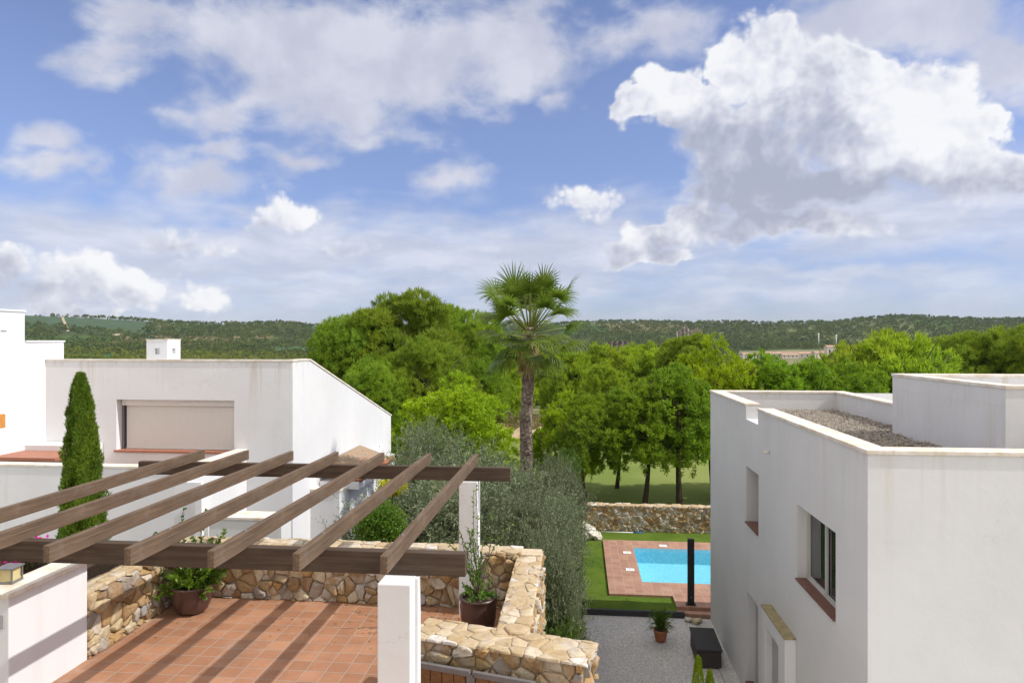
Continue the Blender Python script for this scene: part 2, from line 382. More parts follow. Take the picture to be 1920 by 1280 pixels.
# ------------------------------------------------------------------ stone facing
def clip(poly, nx, ny, c):
    out = []
    for i in range(len(poly)):
        a, b = poly[i], poly[(i+1) % len(poly)]
        da, db = nx*a[0]+ny*a[1]-c, nx*b[0]+ny*b[1]-c
        if da <= 0: out.append(a)
        if (da < 0 < db) or (db < 0 < da):
            t = da/(da-db); out.append((a[0]+(b[0]-a[0])*t, a[1]+(b[1]-a[1])*t))
    return out
def stones(mb, O, U, V, N, W, H, sx=.24, sy=.17, depth=.05, gap=.012, seed=1, flat=False, holes=()):
    rnd = random.Random(seed); O, U, V, N = map(Vector, (O, U, V, N))
    nx, ny = max(1, round(W/sx)), max(1, round(H/sy)); cx, cy = W/nx, H/ny
    pt = {}
    for j in range(-2, ny+2):
        for i in range(-2, nx+2):
            if rnd.random() < .2 and 0 <= i < nx and 0 <= j < ny: continue
            pt[i, j] = ((i+.5+(.25 if j % 2 else -.25)+rnd.uniform(-.46, .46))*cx, (j+.5+rnd.uniform(-.42, .42))*cy)
    for (i, j), p in pt.items():
        if not (-1 <= i <= nx and -1 <= j <= ny): continue
        poly = [(max(0, p[0]-2*cx), max(0, p[1]-2*cy)), (min(W, p[0]+2*cx), max(0, p[1]-2*cy)), (min(W, p[0]+2*cx), min(H, p[1]+2*cy)), (max(0, p[0]-2*cx), min(H, p[1]+2*cy))]
        if poly[0][0] >= poly[1][0] or poly[0][1] >= poly[3][1]: continue
        for dj in range(-3, 4):
            for di in range(-3, 4):
                q = pt.get((i+di, j+dj))
                if q is None or (di == 0 and dj == 0) or not poly: continue
                a, b = q[0]-p[0], q[1]-p[1]; l = math.hypot(a, b)
                poly = clip(poly, a/l, b/l, (a*(p[0]+q[0])/2+b*(p[1]+q[1])/2)/l-gap/2*rnd.uniform(.5, 1.6))
        if len(poly) < 3: continue
        mx = sum(q[0] for q in poly)/len(poly); my = sum(q[1] for q in poly)/len(poly)
        if any(h[0] < mx < h[1] and h[2] < my < h[3] for h in holes): continue
        ar = abs(sum(poly[k][0]*poly[(k+1) % len(poly)][1]-poly[(k+1) % len(poly)][0]*poly[k][1] for k in range(len(poly))))/2
        if ar < .0012: continue
        c2 = []
        for k in range(len(poly)):     # knock the corners off
            a, b = poly[k], poly[(k+1) % len(poly)]
            c2 += [(a[0]*.9+b[0]*.1, a[1]*.9+b[1]*.1), (a[0]*.5+b[0]*.5+rnd.uniform(-1, 1)*.009, a[1]*.5+b[1]*.5+rnd.uniform(-1, 1)*.009), (a[0]*.1+b[0]*.9, a[1]*.1+b[1]*.9)]
        n = len(c2); vs = []; dd = depth*rnd.uniform(.35, 1.5); tx, ty = rnd.uniform(-.32, .32), rnd.uniform(-.32, .32)
        for sc_, dz in ((1., -.02), (.99, dd*.62), (.90, dd*.95), (.5, dd*1.0)):
            for q in c2:
                a, b = mx+(q[0]-mx)*sc_, my+(q[1]-my)*sc_
                z = dz if sc_ > .99 else dz+((a-mx)*tx+(b-my)*ty)*(.25 if flat else 1)+rnd.uniform(-1, 1)*dd*(.06 if flat else .22)
                vs.append(O+U*a+V*b+N*z)
        vs.append(O+U*mx+V*my+N*dd*1.02)
        fs = [(r*n+k, r*n+(k+1) % n, (r+1)*n+(k+1) % n, (r+1)*n+k) for r in range(3) for k in range(n)]
        fs += [(3*n+k, 3*n+(k+1) % n, 4*n) for k in range(n)]
        mb.add(vs, fs, True)
def prism(mb, xy, z0, z1):
    n = len(xy); vs = [(x, y, z0) for x, y in xy]+[(x, y, z1) for x, y in xy]
    mb.add(vs, [tuple(range(n, 2*n)), tuple(range(n))[::-1]]+[(k, (k+1) % n, n+(k+1) % n, n+k) for k in range(n)])
def skin(mb, O, U, V, N, W, H, holes, depth):
    """wall skin with recessed openings: holes are (a0, a1, b0, b1), reveals go back by depth"""
    O, U, V, N = map(Vector, (O, U, V, N))
    xs = sorted({0, W, *[h[0] for h in holes], *[h[1] for h in holes]}); ys = sorted({0, H, *[h[2] for h in holes], *[h[3] for h in holes]})
    P = lambda a, b, d=0: O+U*a+V*b-N*d
    for x0, x1 in zip(xs, xs[1:]):
        for y0, y1 in zip(ys, ys[1:]):
            mx, my = (x0+x1)/2, (y0+y1)/2
            if any(h[0] < mx < h[1] and h[2] < my < h[3] for h in holes): continue
            mb.quad(P(x0, y0), P(x1, y0), P(x1, y1), P(x0, y1))
    D0 = depth
    for hh in holes:
        x0, x1, y0, y1 = hh[:4]; depth = hh[4] if len(hh) > 4 else D0
        mb.quad(P(x0, y0), P(x0, y1), P(x0, y1, depth), P(x0, y0, depth))
        mb.quad(P(x1, y1), P(x1, y0), P(x1, y0, depth), P(x1, y1, depth))
        mb.quad(P(x0, y1), P(x1, y1), P(x1, y1, depth), P(x0, y1, depth))
        mb.quad(P(x1, y0), P(x0, y0), P(x0, y0, depth), P(x1, y0, depth))

# ------------------------------------------------------------------ ground and terrain
RIDGE = [(-400, 598), (50, 599), (150, 601), (250, 604), (350, 609), (430, 609), (520, 606), (600, 612), (700, 616), (850, 612), (930, 610), (1000, 612), (1080, 605), (1200, 603), (1290, 607), (1340, 605), (1450, 608),
         (1560, 608), (1640, 601), (1700, 599), (1760, 603), (1850, 607), (2300, 604)]
ru, rv = np.array([r[0] for r in RIDGE]), np.array([r[1] for r in RIDGE])
_g = np.random.default_rng(5)
_ph = _g.uniform(0, 6.28, (14, 2)); _fr = _g.normal(size=(14, 2)); _fr /= np.linalg.norm(_fr, axis=1)[:, None]
def wav(X, Y, lam):
    r = 0
    for i in range(14): r = r+np.sin((X*_fr[i, 0]+Y*_fr[i, 1])*6.28/(lam*(.6+.1*i))+_ph[i, 0])
    return r/5.
def height(X, Y):
    X = np.asarray(X, float); Y = np.asarray(Y, float)
    d = np.maximum(Y*CA-X*SA, 1.); r = np.hypot(X, Y); xc = X*CA+Y*SA
    u = np.clip(960+F*xc/np.maximum(d, .2*r), -400, 2300)
    top = CAMZ-2+(637+.0-np.interp(u, ru, rv))*1950/F
    z = np.interp(r, [0, 45, 60, 110, 200, 420, 900, 1150, 1500, 1950, 2400, 6000, 9000], [-4.25, -4.25, -4.3, -7, -13, -26, -24, -17, 0, 1, 1, 1, 1.])
    t = np.clip((r-1350)/600, 0, 1); t = t*t*(3-2*t)
    tb = np.clip((r-1950)/450, 0, 1)
    z = np.where(r > 1350, z*(1-t)+top*t, z)
    z = np.where(r > 1950, top*(1-tb)+(-40)*tb, z)
    z = np.where((X > .6) & (X < 16) & (Y > 10) & (Y < 27.4), -7., z)
    m = np.clip((r-70)/300, 0, 1)*np.clip((2000-r)/500, .12, 1)
    return z+m*(wav(X, Y, 260)*1.6+wav(X, Y, 90)*.5)+np.clip((r-31)/20, 0, 1)*np.clip((120-r)/50, 0, 1)*wav(X, Y, 17)*.10
def ground_sheet():
    rr = np.concatenate([[0.01], np.geomspace(6, 60, 26), np.geomspace(66, 9000, 130)]); th = np.linspace(0, 2*np.pi, 361)[:-1]
    R_, T_ = np.meshgrid(rr, th, indexing='ij'); X = R_*np.sin(T_); Y = R_*np.cos(T_); Z = height(X, Y)
    n, k = X.shape; vs = np.stack([X, Y, Z], -1).reshape(-1, 3)
    i, j = np.meshgrid(np.arange(n-1), np.arange(k), indexing='ij'); j2 = (j+1) % k
    fs = np.stack([i*k+j, (i+1)*k+j, (i+1)*k+j2, i*k+j2], -1).reshape(-1, 4)[:, ::-1]
    me = bpy.data.meshes.new('ground'); me.from_pydata(vs.tolist(), [], fs.tolist()); me.polygons.foreach_set('use_smooth', [True]*len(fs))
    m, nt, out = new_mat('terrain'); nb = NB(nt); P = pos(nb)
    r = nb.vmath('LENGTH', nb.vmath('MULTIPLY', P, (1, 1, 0)))
    fair = nb.mix(nb.mapr(nb.noise(P, .12, 4), .35, .65), (.15, .20, .045), (.22, .25, .075))
    fair = nb.mix(nb.mapr(nb.noise(P, 8, 4), .45, .7, 0, .35), fair, (.10, .15, .03))
    dry = nb.mix(nb.mapr(nb.noise(P, .06, 5), .4, .62), (.09, .12, .035), (.30, .25, .15))
    far = nb.mix(nb.mapr(nb.noise(P, .012, 6), .42, .6), (.035, .06, .016), (.07, .09, .026))
    far = nb.mix(nb.mapr(nb.noise(P, .02, 6, .6), .66, .72), far, (.30, .24, .15))
    fld = nb.n('ShaderNodeTexVoronoi', i_Scale=.0045); nb.l(nb.vmath('MULTIPLY', P, (1, .7, 0)), fld.inputs['Vector'])
    sp = nb.n('ShaderNodeSeparateColor'); nb.l(fld.outputs['Color'], sp.inputs[0])
    f1 = nb.mapr(sp.outputs[0], .50, .52); far = nb.mix(nb.math('MULTIPLY', f1, .9), far, nb.ramp(sp.outputs[1], [(0, (.03, .085, .02)), (.6, (.05, .11, .022)), (.85, (.17, .15, .07)), (1, (.2, .16, .09))]))
    c = nb.mix(nb.mapr(r, 62, 80), fair, dry)
    c = nb.mix(nb.mapr(r, 140, 260), c, far)
    principled(nb, out, c, .95, nb.noise(P, 6, 4), .4, .05, spec=.1)
    me.materials.append(m); o = bpy.data.objects.new('ground', me); link(o); tag(o, kind='structure')
ground_sheet()

def sheet(name, rects, z, mat):
    mb = MB()
    for x0, x1, y0, y1 in rects: mb.quad((x0, y0, z), (x1, y0, z), (x1, y1, z), (x0, y1, z))
    return tag(mb.build(name, mat), kind='structure')
sheet('bounce_paving', [(3.95, 40, -30, 9.6), (-40, -6.9, -30, 8.2), (-6.9, 3.94, -30, -3.05)], GZ+.01, M['concrete'])  # unseen grey paving added to keep light bounced onto house fronts neutral
sheet('gravel_yard', [(-.55, 3.92, 3, 20.78)], GZ, M['gravel'])
sheet('garden_soil', [(-15, -.56, 11, 32)], GZ-.05, M['soil'])
LZ = GZ+.13
PX0, PX1, PY0, PY1 = 2.12, 9.6, 23.2, 26.95
sheet('artificial_lawn', [(-.2, .97, 20.9, 29.5), (.97, 15, 27.95, 29.5), (.97, 2.96, 20.9, 22.02)], LZ, M['turf'])
DZ = GZ+.2
mb = MB()
for x0, x1, y0, y1 in ((.97, PX0, 22.02, 27.95), (PX1, 15, 22.02, 27.95), (PX0, PX1, 22.02, PY0), (PX0, PX1, PY1, 27.95)): mb.quad((x0, y0, DZ), (x1, y0, DZ), (x1, y1, DZ), (x0, y1, DZ))
mb.quad((2.96, 21.15, DZ), (15, 21.15, DZ), (15, 22.02, DZ), (2.96, 22.02, DZ))
for p, q in (((.97, 27.95), (.97, 22.02)), ((.97, 22.02), (2.96, 22.02)), ((2.96, 22.02), (2.96, 21.15)), ((2.96, 21.15), (15, 21.15))):
    mb.quad((*p, GZ-.05), (*q, GZ-.05), (*q, DZ), (*p, DZ))
tag(mb.build('pool_deck', M['deck']), kind='structure')
mb = MB(); mb.box(2.96, 4.3, 20.88, 21.146, GZ-.05, GZ+.10)
tag(mb.build('deck_step', M['deck'], bevel=.008), 'low terracotta tiled step at the end of the pool deck', 'step')
mb = MB(); mb.box(-.5, 3.15, 20.76, 20.87, GZ-.05, GZ+.17); mb.box(-.5, -.39, 20.87, 23, GZ-.05, GZ+.15)
tag(mb.build('lawn_edging', M['darkedge'], bevel=.01), 'black edging board between white gravel and artificial lawn', 'edging')
# pool
pool = empty('swimming_pool', (PX0, PY0, DZ), label='rectangular turquoise swimming pool set in a terracotta deck', cat='swimming pool')
mb = MB(); w_, h_ = PX1-PX0, PY1-PY0; D_ = -.58
mb.quad((0, 0, D_), (w_, 0, D_), (w_, h_, D_), (0, h_, D_))
for p, q in (((0, 0), (w_, 0)), ((w_, 0), (w_, h_)), ((w_, h_), (0, h_)), ((0, h_), (0, 0))): mb.quad((*p, D_), (*q, D_), (*q, -.002), (*p, -.002))
mb.build('basin', M['basin'], pool)
mb = MB(); mb.quad((0.002, 0.002, -.13), (w_-.002, 0.002, -.13), (w_-.002, h_-.002, -.13), (0.002, h_-.002, -.13)); mb.build('water', M['water'], pool)
for i, (x, y) in enumerate(((1.83, 26.3), (1.80, 24.35), (3.3, 27.3))):
    t = empty('skimmer_lid', (x, y, DZ), label=['white square skimmer lid on the deck near the far left pool corner', 'white square skimmer lid on the deck beside the nearer left pool edge', 'white square skimmer lid on the deck behind the far pool edge'][i], cat='skimmer lid', group='white skimmer lids around the pool')
    mb = MB(); mb.box(-.15, .15, -.13, .13, .002, .02); mb.build('lid', M['whiteplastic'], t, bevel=.006)
    mb = MB(); mb.lathe([(.035, .0205), (.03, .026), (.001, .027)], 12); mb.build('knob', M['greyflat'], t)
# solar shower
sh = empty('solar_shower', (3.42, 21.35, DZ), label='tall black solar shower column standing on the deck in front of the pool', cat='shower')
mb = MB(); mb.box(-.1, .1, -.06, .06, .03, 2.02); mb.build('column', M['blackmetal'], sh, bevel=.02)
mb = MB(); mb.box(-.15, .15, -.11, .11, .002, .03); mb.build('base_plate', M['blackmetal'], sh, bevel=.01)
mb = MB(); mb.tube([(0, -.06, .25), (0, -.1, .25), (0, -.11, .22)], [.015, .015, .013]); mb.build('tap', M['greymetal'], sh)
mb = MB(); mb.tube([(0, .06, 1.9), (0, .2, 1.93), (0, .24, 1.88)], [.014, .014, .03]); mb.build('shower_head', M['greymetal'], sh)
# pool pole
t = empty('pool_pole', (.95, 29.25, LZ+.02), label='long white and blue telescopic pole lying on the lawn by the stone wall', cat='pool pole')
mb = MB(); mb.tube([(0, 0, 0), (1.35, .02, 0)], [.02, .02]); mb.build('tube', M['whiteplastic'], t)
mb = MB(); mb.tube([(1.35, .02, 0), (1.75, .03, 0)], [.026, .026]); mb.build('handle', simple('blue_grip', (.02, .15, .4), .5), t)

# ------------------------------------------------------------------ boundary stone wall beyond the pool
bw = empty('boundary_wall', (-.8, 29.5, LZ), label='long rubble stone boundary wall between the pool lawn and the golf course', cat='stone wall')
mb = MB(); mb.box(0, 20, 0, .32, -.4, 1.07); mb.build('mortar_core', M['mortar'], bw)
mb = MB(); stones(mb, (0, 0, 0), (1, 0, 0), (0, 0, 1), (0, -1, 0), 9, 1.07, .2, .125, .045, .012, 3); mb.build('stone_facing', M['stone'], bw)
mb = MB(); stones(mb, (-.03, -.06, 1.08), (1, 0, 0), (0, 1, 0), (0, 0, 1), 20, .42, .32, .2, .04, .008, 4, True); mb.build('coping', M['stonetop'], bw)
# rocks in the lawn corner
rocks = [(.42, 28.3, .42), (.05, 28.6, .4), (.5, 28.9, .3), (.15, 28.05, .3), (-.15, 29.0, .45), (.75, 28.15, .22), (.8, 28.5, .2), (.3, 29.1, .35)]
import bmesh
def rock(name, x, y, z, r, seed, mat, label, group=None, sq=.75):
    bm = bmesh.new(); bmesh.ops.create_icosphere(bm, subdivisions=3, radius=1); rr = random.Random(seed)
    pl = [(Vector((rr.gauss(0, 1), rr.gauss(0, 1), rr.gauss(0, 1))).normalized(), rr.uniform(.55, .85)) for _ in range(12)]
    for v in bm.verts:
        for n_, c_ in pl:
            k = v.co.dot(n_)
            if k > c_: v.co -= n_*(k-c_)
        v.co = Vector((v.co.x*r, v.co.y*r, v.co.z*r*sq))*(1+rr.uniform(-.02, .02))
    me = bpy.data.meshes.new(name); bm.to_mesh(me); bm.free(); me.materials.append(mat)
    o = link(bpy.data.objects.new(name, me)); o.location = (x, y, z); o.rotation_euler = (0, 0, rr.uniform(0, 6)); return tag(o, label, 'rock', group)
rlab = ['large pale limestone rock at the front of the rock pile', 'pale limestone rock in the middle of the pile beside the hedge', 'smaller pale rock leaning on the stone wall', 'small pale rock at the front left foot of the pile',
        'tallest pale rock at the back of the pile by the hedge', 'small loose pale rock nearest the pool deck', 'little pale rock on the right slope of the pile', 'pale rock wedged between the pile and the stone wall']
for i, (x, y, r) in enumerate(rocks): rock('rock', x, y, LZ+r*.45+(.15 if i in (4, 1) else 0), r, i, M['pale_rock'], rlab[i], 'pale rocks piled in the lawn corner')
rock('rock', 3.45, 20.45, GZ+.07, .17, 40, M['stone'], 'rust brown stone on the gravel by the white house wall', sq=.8)
rock('rock', 3.2, 20.55, GZ+.06, .13, 41, M['pale_rock'], 'grey stone on the gravel beside the deck step', sq=.7)

# ------------------------------------------------------------------ terrace
mb = MB(); mb.box(-6.84, -.6, 8.0, 11.3, -.3, 0); mb.box(-6.84, -.2, -3, 7.999, -.3, 0)
tag(mb.build('terrace_floor', M['terrace']), kind='structure')
mb = MB(); mb.box(-6.84, -.62, 8.0, 11.26, GZ-.3, -.301); mb.box(-6.84, -.3, -3, 7.99, GZ-.3, -.301)
tag(mb.build('terrace_base', M['white']), kind='structure')
# far + left + right wall: one low stone parapet
sw = empty('terrace_parapet', (-3.9, 11.27, 0), label='low ochre rubble stone parapet round the far side of the tiled terrace', cat='stone wall')
sw_loc = Vector((3.9, -11.27, 0))
mb = MB()
TT = .93
mb.box(-7.2, -.62, 11.29, 11.62, GZ-.2, TT-.04); mb.box(-7.2, -6.84, 8.93, 11.288, -.4, TT-.04); mb.box(-.97, -.62, 8.45, 11.288, GZ-.2, .85)
co = mb.build('mortar_core', M['mortar'], sw); co.matrix_parent_inverse = sw.matrix_world.inverted(); co.location = sw_loc
mb = MB()
stones(mb, (-6.84, 11.28, 0), (1, 0, 0), (0, 0, 1), (0, -1, 0), 5.86, TT-.04, .19, .145, .05, .014, 11)
stones(mb, (-6.83, 11.25, 0), (0, -1, 0), (0, 0, 1), (1, 0, 0), 2.35, TT-.04, .2, .145, .05, .014, 12)
stones(mb, (-7.2, 8.94, -.1), (1, 0, 0), (0, 0, 1), (0, -1, 0), .36, TT+.08, .2, .19, .04, .012, 13)
stones(mb, (-.96, 8.5, 0), (0, 1, 0), (0, 0, 1), (-1, 0, 0), 2.76, .86, .19, .14, .045, .014, 14)
stones(mb, (-.63, 11.6, GZ), (0, -1, 0), (0, 0, 1), (1, 0, 0), 3.1, .86-GZ, .2, .14, .045, .012, 15)
o = mb.build('stone_facing', M['stone'], sw); o.location = sw_loc
mb = MB()
stones(mb, (-7.24, 11.24, TT-.015), (1, 0, 0), (0, 1, 0), (0, 0, 1), 6.3, .42, .26, .17, .022, .005, 16, True)
stones(mb, (-7.24, 8.9, TT-.015), (1, 0, 0), (0, 1, 0), (0, 0, 1), .42, 2.33, .2, .22, .022, .005, 17, True)
stones(mb, (-1.02, 8.3, .85), (1, 0, 0), (0, 1, 0), (0, 0, 1), .42, 3.35, .17, .2, .016, .004, 18, True)
o = mb.build('coping', M['stonetop'], sw); o.location = sw_loc
# front angled wall with the gate
fa = math.atan2(7.66-8.17, .04+2.03); fw = empty('stone_wall', (-2.05, 8.17, 0), fa, label='angled ochre stone wall with a rounded end in front of the glazed pot', cat='stone wall')
L_ = 2.16
mb = MB(); mb.box(.0, L_, .03, .5, GZ-.2, .84); mb.build('mortar_core', M['mortar'], fw)
mb_e = MB(); mb = MB(); stones(mb, (0, .03, -1.6), (1, 0, 0), (0, 0, 1), (0, -1, 0), L_, 2.44, .21, .13, .05, .014, 21)
stones(mb_e, (L_, .03, -2.6), (0, 1, 0), (0, 0, 1), (1, 0, 0), .47, 3.44, .2, .15, .05, .014, 22); mb.build('stone_facing', M['stone'], fw); mb_e.build('end_stones', M['stone'], fw)
mb = MB(); stones(mb, (-.02, -.03, .84), (1, 0, 0), (0, 1, 0), (0, 0, 1), L_+.08, .58, .22, .17, .016, .004, 23, True); mb.build('coping', M['stonetop'], fw)
gt = empty('garden_gate', (-2.05, 8.17, 0), fa, label='double gate of brown boards in grey iron frames against the stone wall', cat='gate')
y_ = -.16
def leaf(x0, x1, ztop0, ztop1, zb):
    fr = MB()
    for p, q in (((x0, y_, zb), (x0, y_, ztop0)), ((x1, y_, zb), (x1, y_, ztop1)), ((x0, y_, ztop0), (x1, y_, ztop1)), ((x0, y_, zb), (x1, y_, zb))): fr.bar(p, q, .05, .06)
    lf = fr.build('gate_leaf', M['greymetal'], gt)
    n = 4; bd = MB()
    for i in range(n):
        a = x0+.045+(x1-x0-.09)*i/n; b = x0+.045+(x1-x0-.09)*(i+1)/n-.012
        bd.box(a, b, y_-.012, y_+.012, zb+.03, ztop0+(ztop1-ztop0)*(a-x0)/(x1-x0)-.035)
    bd.build('board_panel', M['gatewood'], lf)
leaf(.17, .86, .60, .60, -1.3); leaf(.90, 1.65, .60, .60, -1.3)
mb = MB(); mb.tube([(.88, y_-.05, .2), (.88, y_-.09, .2), (.88, y_-.09, .05), (.88, y_-.05, .05)], [.01]*4, 6); mb.build('handle', M['greymetal'], gt)
for h in (.3, -.6): MB().tube([(.13, y_, h), (.13, y_, h+.12)], [.018, .018], 8).build('hinge', M['greymetal'], gt)

# ------------------------------------------------------------------ pergola
pg = empty('pergola', (-1.1, 6.57, 0), label='weathered brown timber pergola of seven rafters on two beams over the terrace', cat='pergola')
def pbox(name, mat, x0, x1, y0, y1, z0, z1, bevel=.006):
    cx, cy, cz = (x0+x1)/2, (y0+y1)/2, (z0+z1)/2
    m_ = MB(); m_.box(x0-cx, x1-cx, y0-cy, y1-cy, z0-cz, z1-cz)
    o = m_.build(name, mat, pg, bevel=bevel); o.location = (cx+1.1, cy-6.57, cz); return o
BT, BB = 2.38, 2.16
pbox('beam', M['beam'], -8.2, -1.09, 6.52, 6.63, BB, BT)
pbox('beam', M['beam'], -7.48, -1.1, 10.97, 11.07, BB, BT)
for i in range(7):
    x = -1.69-.806*i
    pbox('rafter', M['wood'], x-.068, x, 5.92, 11.40, BT-.012, BT+.15)
for yb in (6.575, 11.02):
    for i in range(7):
        x = -1.69-.806*i-.034
        MB().lathe([(.013, 0), (.013, .008), (.006, .012), (.001, .012)], 8, (x+1.1, yb-6.57, BT+.15)).build('bolt', M['greymetal'], pg)
pbox('pillar', M['pillar'], -2.03+.14, -2.03+.46, 6.28, 6.60, -.02, BB-.005, .012)
pbox('pillar', M['pillar'], -1.935, -1.625, 10.93, 11.20, -.02, BB-.005, .012)
pbox('pillar_strip', M['pillar'], -1.572, -1.54, 6.45, 6.57, -.02, BB-.008, .004)

# ------------------------------------------------------------------ left planter wall + lantern
pw = empty('planter_wall', (-6.98, 8.2, 0), label='white rendered planter wall with a cream coping at the terrace edge', cat='garden wall')
mb = MB(); mb.box(-.16, .16, -.62, .70, -.3, 1.34); mb.box(-2.6, -.161, -.62, -.26, -.3, 1.34); mb.build('wall', M['white'], pw, bevel=.01)
mb = MB(); mb.box(-.19, .19, -.66, .74, 1.341, 1.41); mb.box(-2.6, -.191, -.66, -.24, 1.341, 1.41); mb.build('coping', M['coping'], pw, bevel=.008)
mb = MB(); mb.box(-2.6, -.17, -.25, 2.2, .3, 1.18); mb.build('soil', M['soil'], pw)
mb = MB(); mb.box(-.02, .1, -.635, -.621, .98, 1.14); mb.build('wall_fitting', M['greyflat'], pw)
ln = empty('lantern', (-7.12, 7.93, 1.412), .1, label='small square grey lantern with yellowed panes on the planter wall coping', cat='lantern')
mb = MB(); mb.box(-.1, .1, -.1, .1, 0, .022)
for sx in (-1, 1):
    for sy in (-1, 1): mb.box(sx*.09-.008, sx*.09+.008, sy*.09-.008, sy*.09+.008, .022, .18)
mb.build('frame', M['greymetal'], ln)
MB().box(-.078, .078, -.078, .078, .023, .178).build('glass', M['lampglass'], ln)
MB().box(-.112, .112, -.112, .112, .18, .2).build('cap', M['greymetal'], ln, bevel=.006)

# ------------------------------------------------------------------ pots and plants
def pot(name, loc, prof, mat, label, soil_r, soil_z, cat='plant pot', group=None):
    t = empty(name, loc, label=label, cat=cat, group=group)
    MB().lathe(prof, 40).build('pot', mat, t)
    MB().lathe([(soil_r, soil_z), (soil_r*.5, soil_z+.03), (.001, soil_z+.035)], 24).build('soil', M['soil'], t)
    return t
def sprigs(origin, shoots, rng, leafL=.05, leafW=.028, per=26, spread=.5):
    """shoots: list of (dir, length); returns leaf quads and a stems builder"""
    st = MB(); P = []; D = []
    for d, L in shoots:
        d = Vector(d).normalized(); p = Vector(origin); pts = [p.copy()]
        for k in range(8):
            d = (d+Vector(rng.normal(0, .12, 3))+Vector((0, 0, -.02))).normalized(); p = p+d*L/8; pts.append(p.copy())
            if k > 1:
                for _ in range(max(1, int(per/6))):
                    q = p-d*rng.uniform(0, L/8)
                    dd = Vector(rng.normal(0, spread, 3))+d*.5
                    P.append(q); D.append(dd.normalized())
        st.tube(pts, np.linspace(.008, .003, 9).tolist(), 5)
    P = np.array(P); D = np.array(D)
    return leaves(P, D, rng.uniform(.7, 1.3, len(P))*leafL, leafW, rng, .05), st
rng = np.random.default_rng(3)
p1 = pot('potted_shrub', (-6.30, 10.62, 0), [(.001, 0), (.17, 0), (.24, .06), (.30, .2), (.325, .36), (.335, .42), (.35, .44), (.345, .47), (.31, .47), (.30, .40)], M['potglaze'], 'wide brown glazed bowl with a flowering leafy shrub in the terrace corner', .305, .40, 'potted plant')
sh_ = [((math.cos(a), math.sin(a), rng.uniform(.1, .9)), rng.uniform(.3, .62)) for a in rng.uniform(0, 6.28, 60)]
sh_ += [((rng.normal(0, .35), rng.normal(0, .3), 1), rng.uniform(.6, .95)) for _ in range(16)]
sh_ += [((-.35, .1, 1), 1.3), ((.1, .1, 1), 1.35), ((.35, 0, 1), 1.1), ((-.6, 0, 1), 1.1)]
Q, st = sprigs((0, 0, .42), sh_, rng, .065, .042, 60)
quads_mesh('leaves', Q, M['shrub'], p1); st.build('stems', M['bark'], p1)
c = np.array([.02, 0, .95])+rng.normal(0, .12, (160, 3)); quads_mesh('blossoms', leaves(c, sphere_pts(160, rng), .05, .045, rng), M['petal'], p1)
p2 = pot('potted_climber', (-1.50, 10.15, 0), [(.001, 0), (.17, 0), (.22, .1), (.265, .3), (.275, .48), (.262, .56), (.285, .58), (.285, .61), (.24, .61), (.235, .54)], M['potglaze'], 'tall round brown glazed pot with a thin climbing plant beside the rear pillar', .24, .55, 'potted plant')
sh_ = [((rng.normal(-.1, .16), rng.normal(.05, .12), 1), rng.uniform(.5, 1.2)) for _ in range(16)]+[((.0, .12, 1), 1.7), ((-.12, .2, 1), 1.75), ((.1, .1, 1), 1.3), ((-.2, .05, 1), 1.1), ((.2, .1, .9), 1.4)]
sh_ += [((math.cos(a), math.sin(a), .7), .35) for a in rng.uniform(0, 6.28, 14)]
Q, st = sprigs((0, 0, .56), sh_, rng, .05, .03, 30)
quads_mesh('leaves', Q, M['shrub'], p2); st.build('stems', M['bark'], p2)
p3 = pot('potted_yucca', (2.25, 19.15, GZ), [(.001, 0), (.13, 0), (.155, .1), (.185, .25), (.2, .27), (.2, .33), (.18, .33), (.175, .27)], M['terracotta'], 'spiky green plant in a small terracotta pot on the pale gravel', .175, .28, 'potted plant')
n = 260; a = rng.uniform(0, 6.28, n); e = rng.uniform(.15, 1.45, n); D0 = np.stack([np.cos(a)*np.cos(e), np.sin(a)*np.cos(e), np.sin(e)], 1)
P0 = np.zeros((n, 3))+[0, 0, .42]+rng.normal(0, .03, (n, 3)); L0 = rng.uniform(.3, .52, n)
P0[:, 2] += rng.uniform(-.08, .1, n)
Q1 = leaves(P0, D0, L0*.6, .03, rng); mid = P0+D0*(L0*.55)[:, None]; D1 = norm(D0+np.array([0, 0, -.75])*(1-D0[:, 2:3]*.6)); Q2 = leaves(mid, D1, L0*.5, .022, rng)
quads_mesh('leaves', np.concatenate([Q1, Q2]), M['hedge'], p3); MB().tube([(0, 0, .27), (0, 0, .45)], [.04, .035]).build('stem', M['bark'], p3)
n = 150; c = np.stack([rng.uniform(-2.9, -1.1, n), rng.uniform(9.6, 11.2, n), np.full(n, .008)], 1); c[:60, 0] = rng.uniform(-6.7, -1.2, 60)
dd_ = norm(np.stack([rng.normal(size=n), rng.normal(size=n), rng.uniform(0, .25, n)], 1)); tag(quads_mesh('fallen_leaves', leaves(c, dd_, .06, .03, rng, 0., np.tile([0., 0., 1.], (n, 1)), .2), M['dryleaf']), kind='stuff')
# storage bench
bx = empty('storage_bench', (3.30, 18.28, GZ), -.03, label='long dark rattan storage box against the white house wall', cat='storage box')
MB().box(-.3, .3, -.65, .65, .03, .44).build('body', M['rattan'], bx, bevel=.01)
MB().box(-.325, .325, -.68, .68, .445, .5).build('lid', M['rattan'], bx, bevel=.012)
for sx in (-1, 1):
    for sy in (-1, 1): MB().box(sx*.27-.03, sx*.27+.03, sy*.61-.03, sy*.61+.03, 0, .029).build('foot', M['blackmetal'], bx)
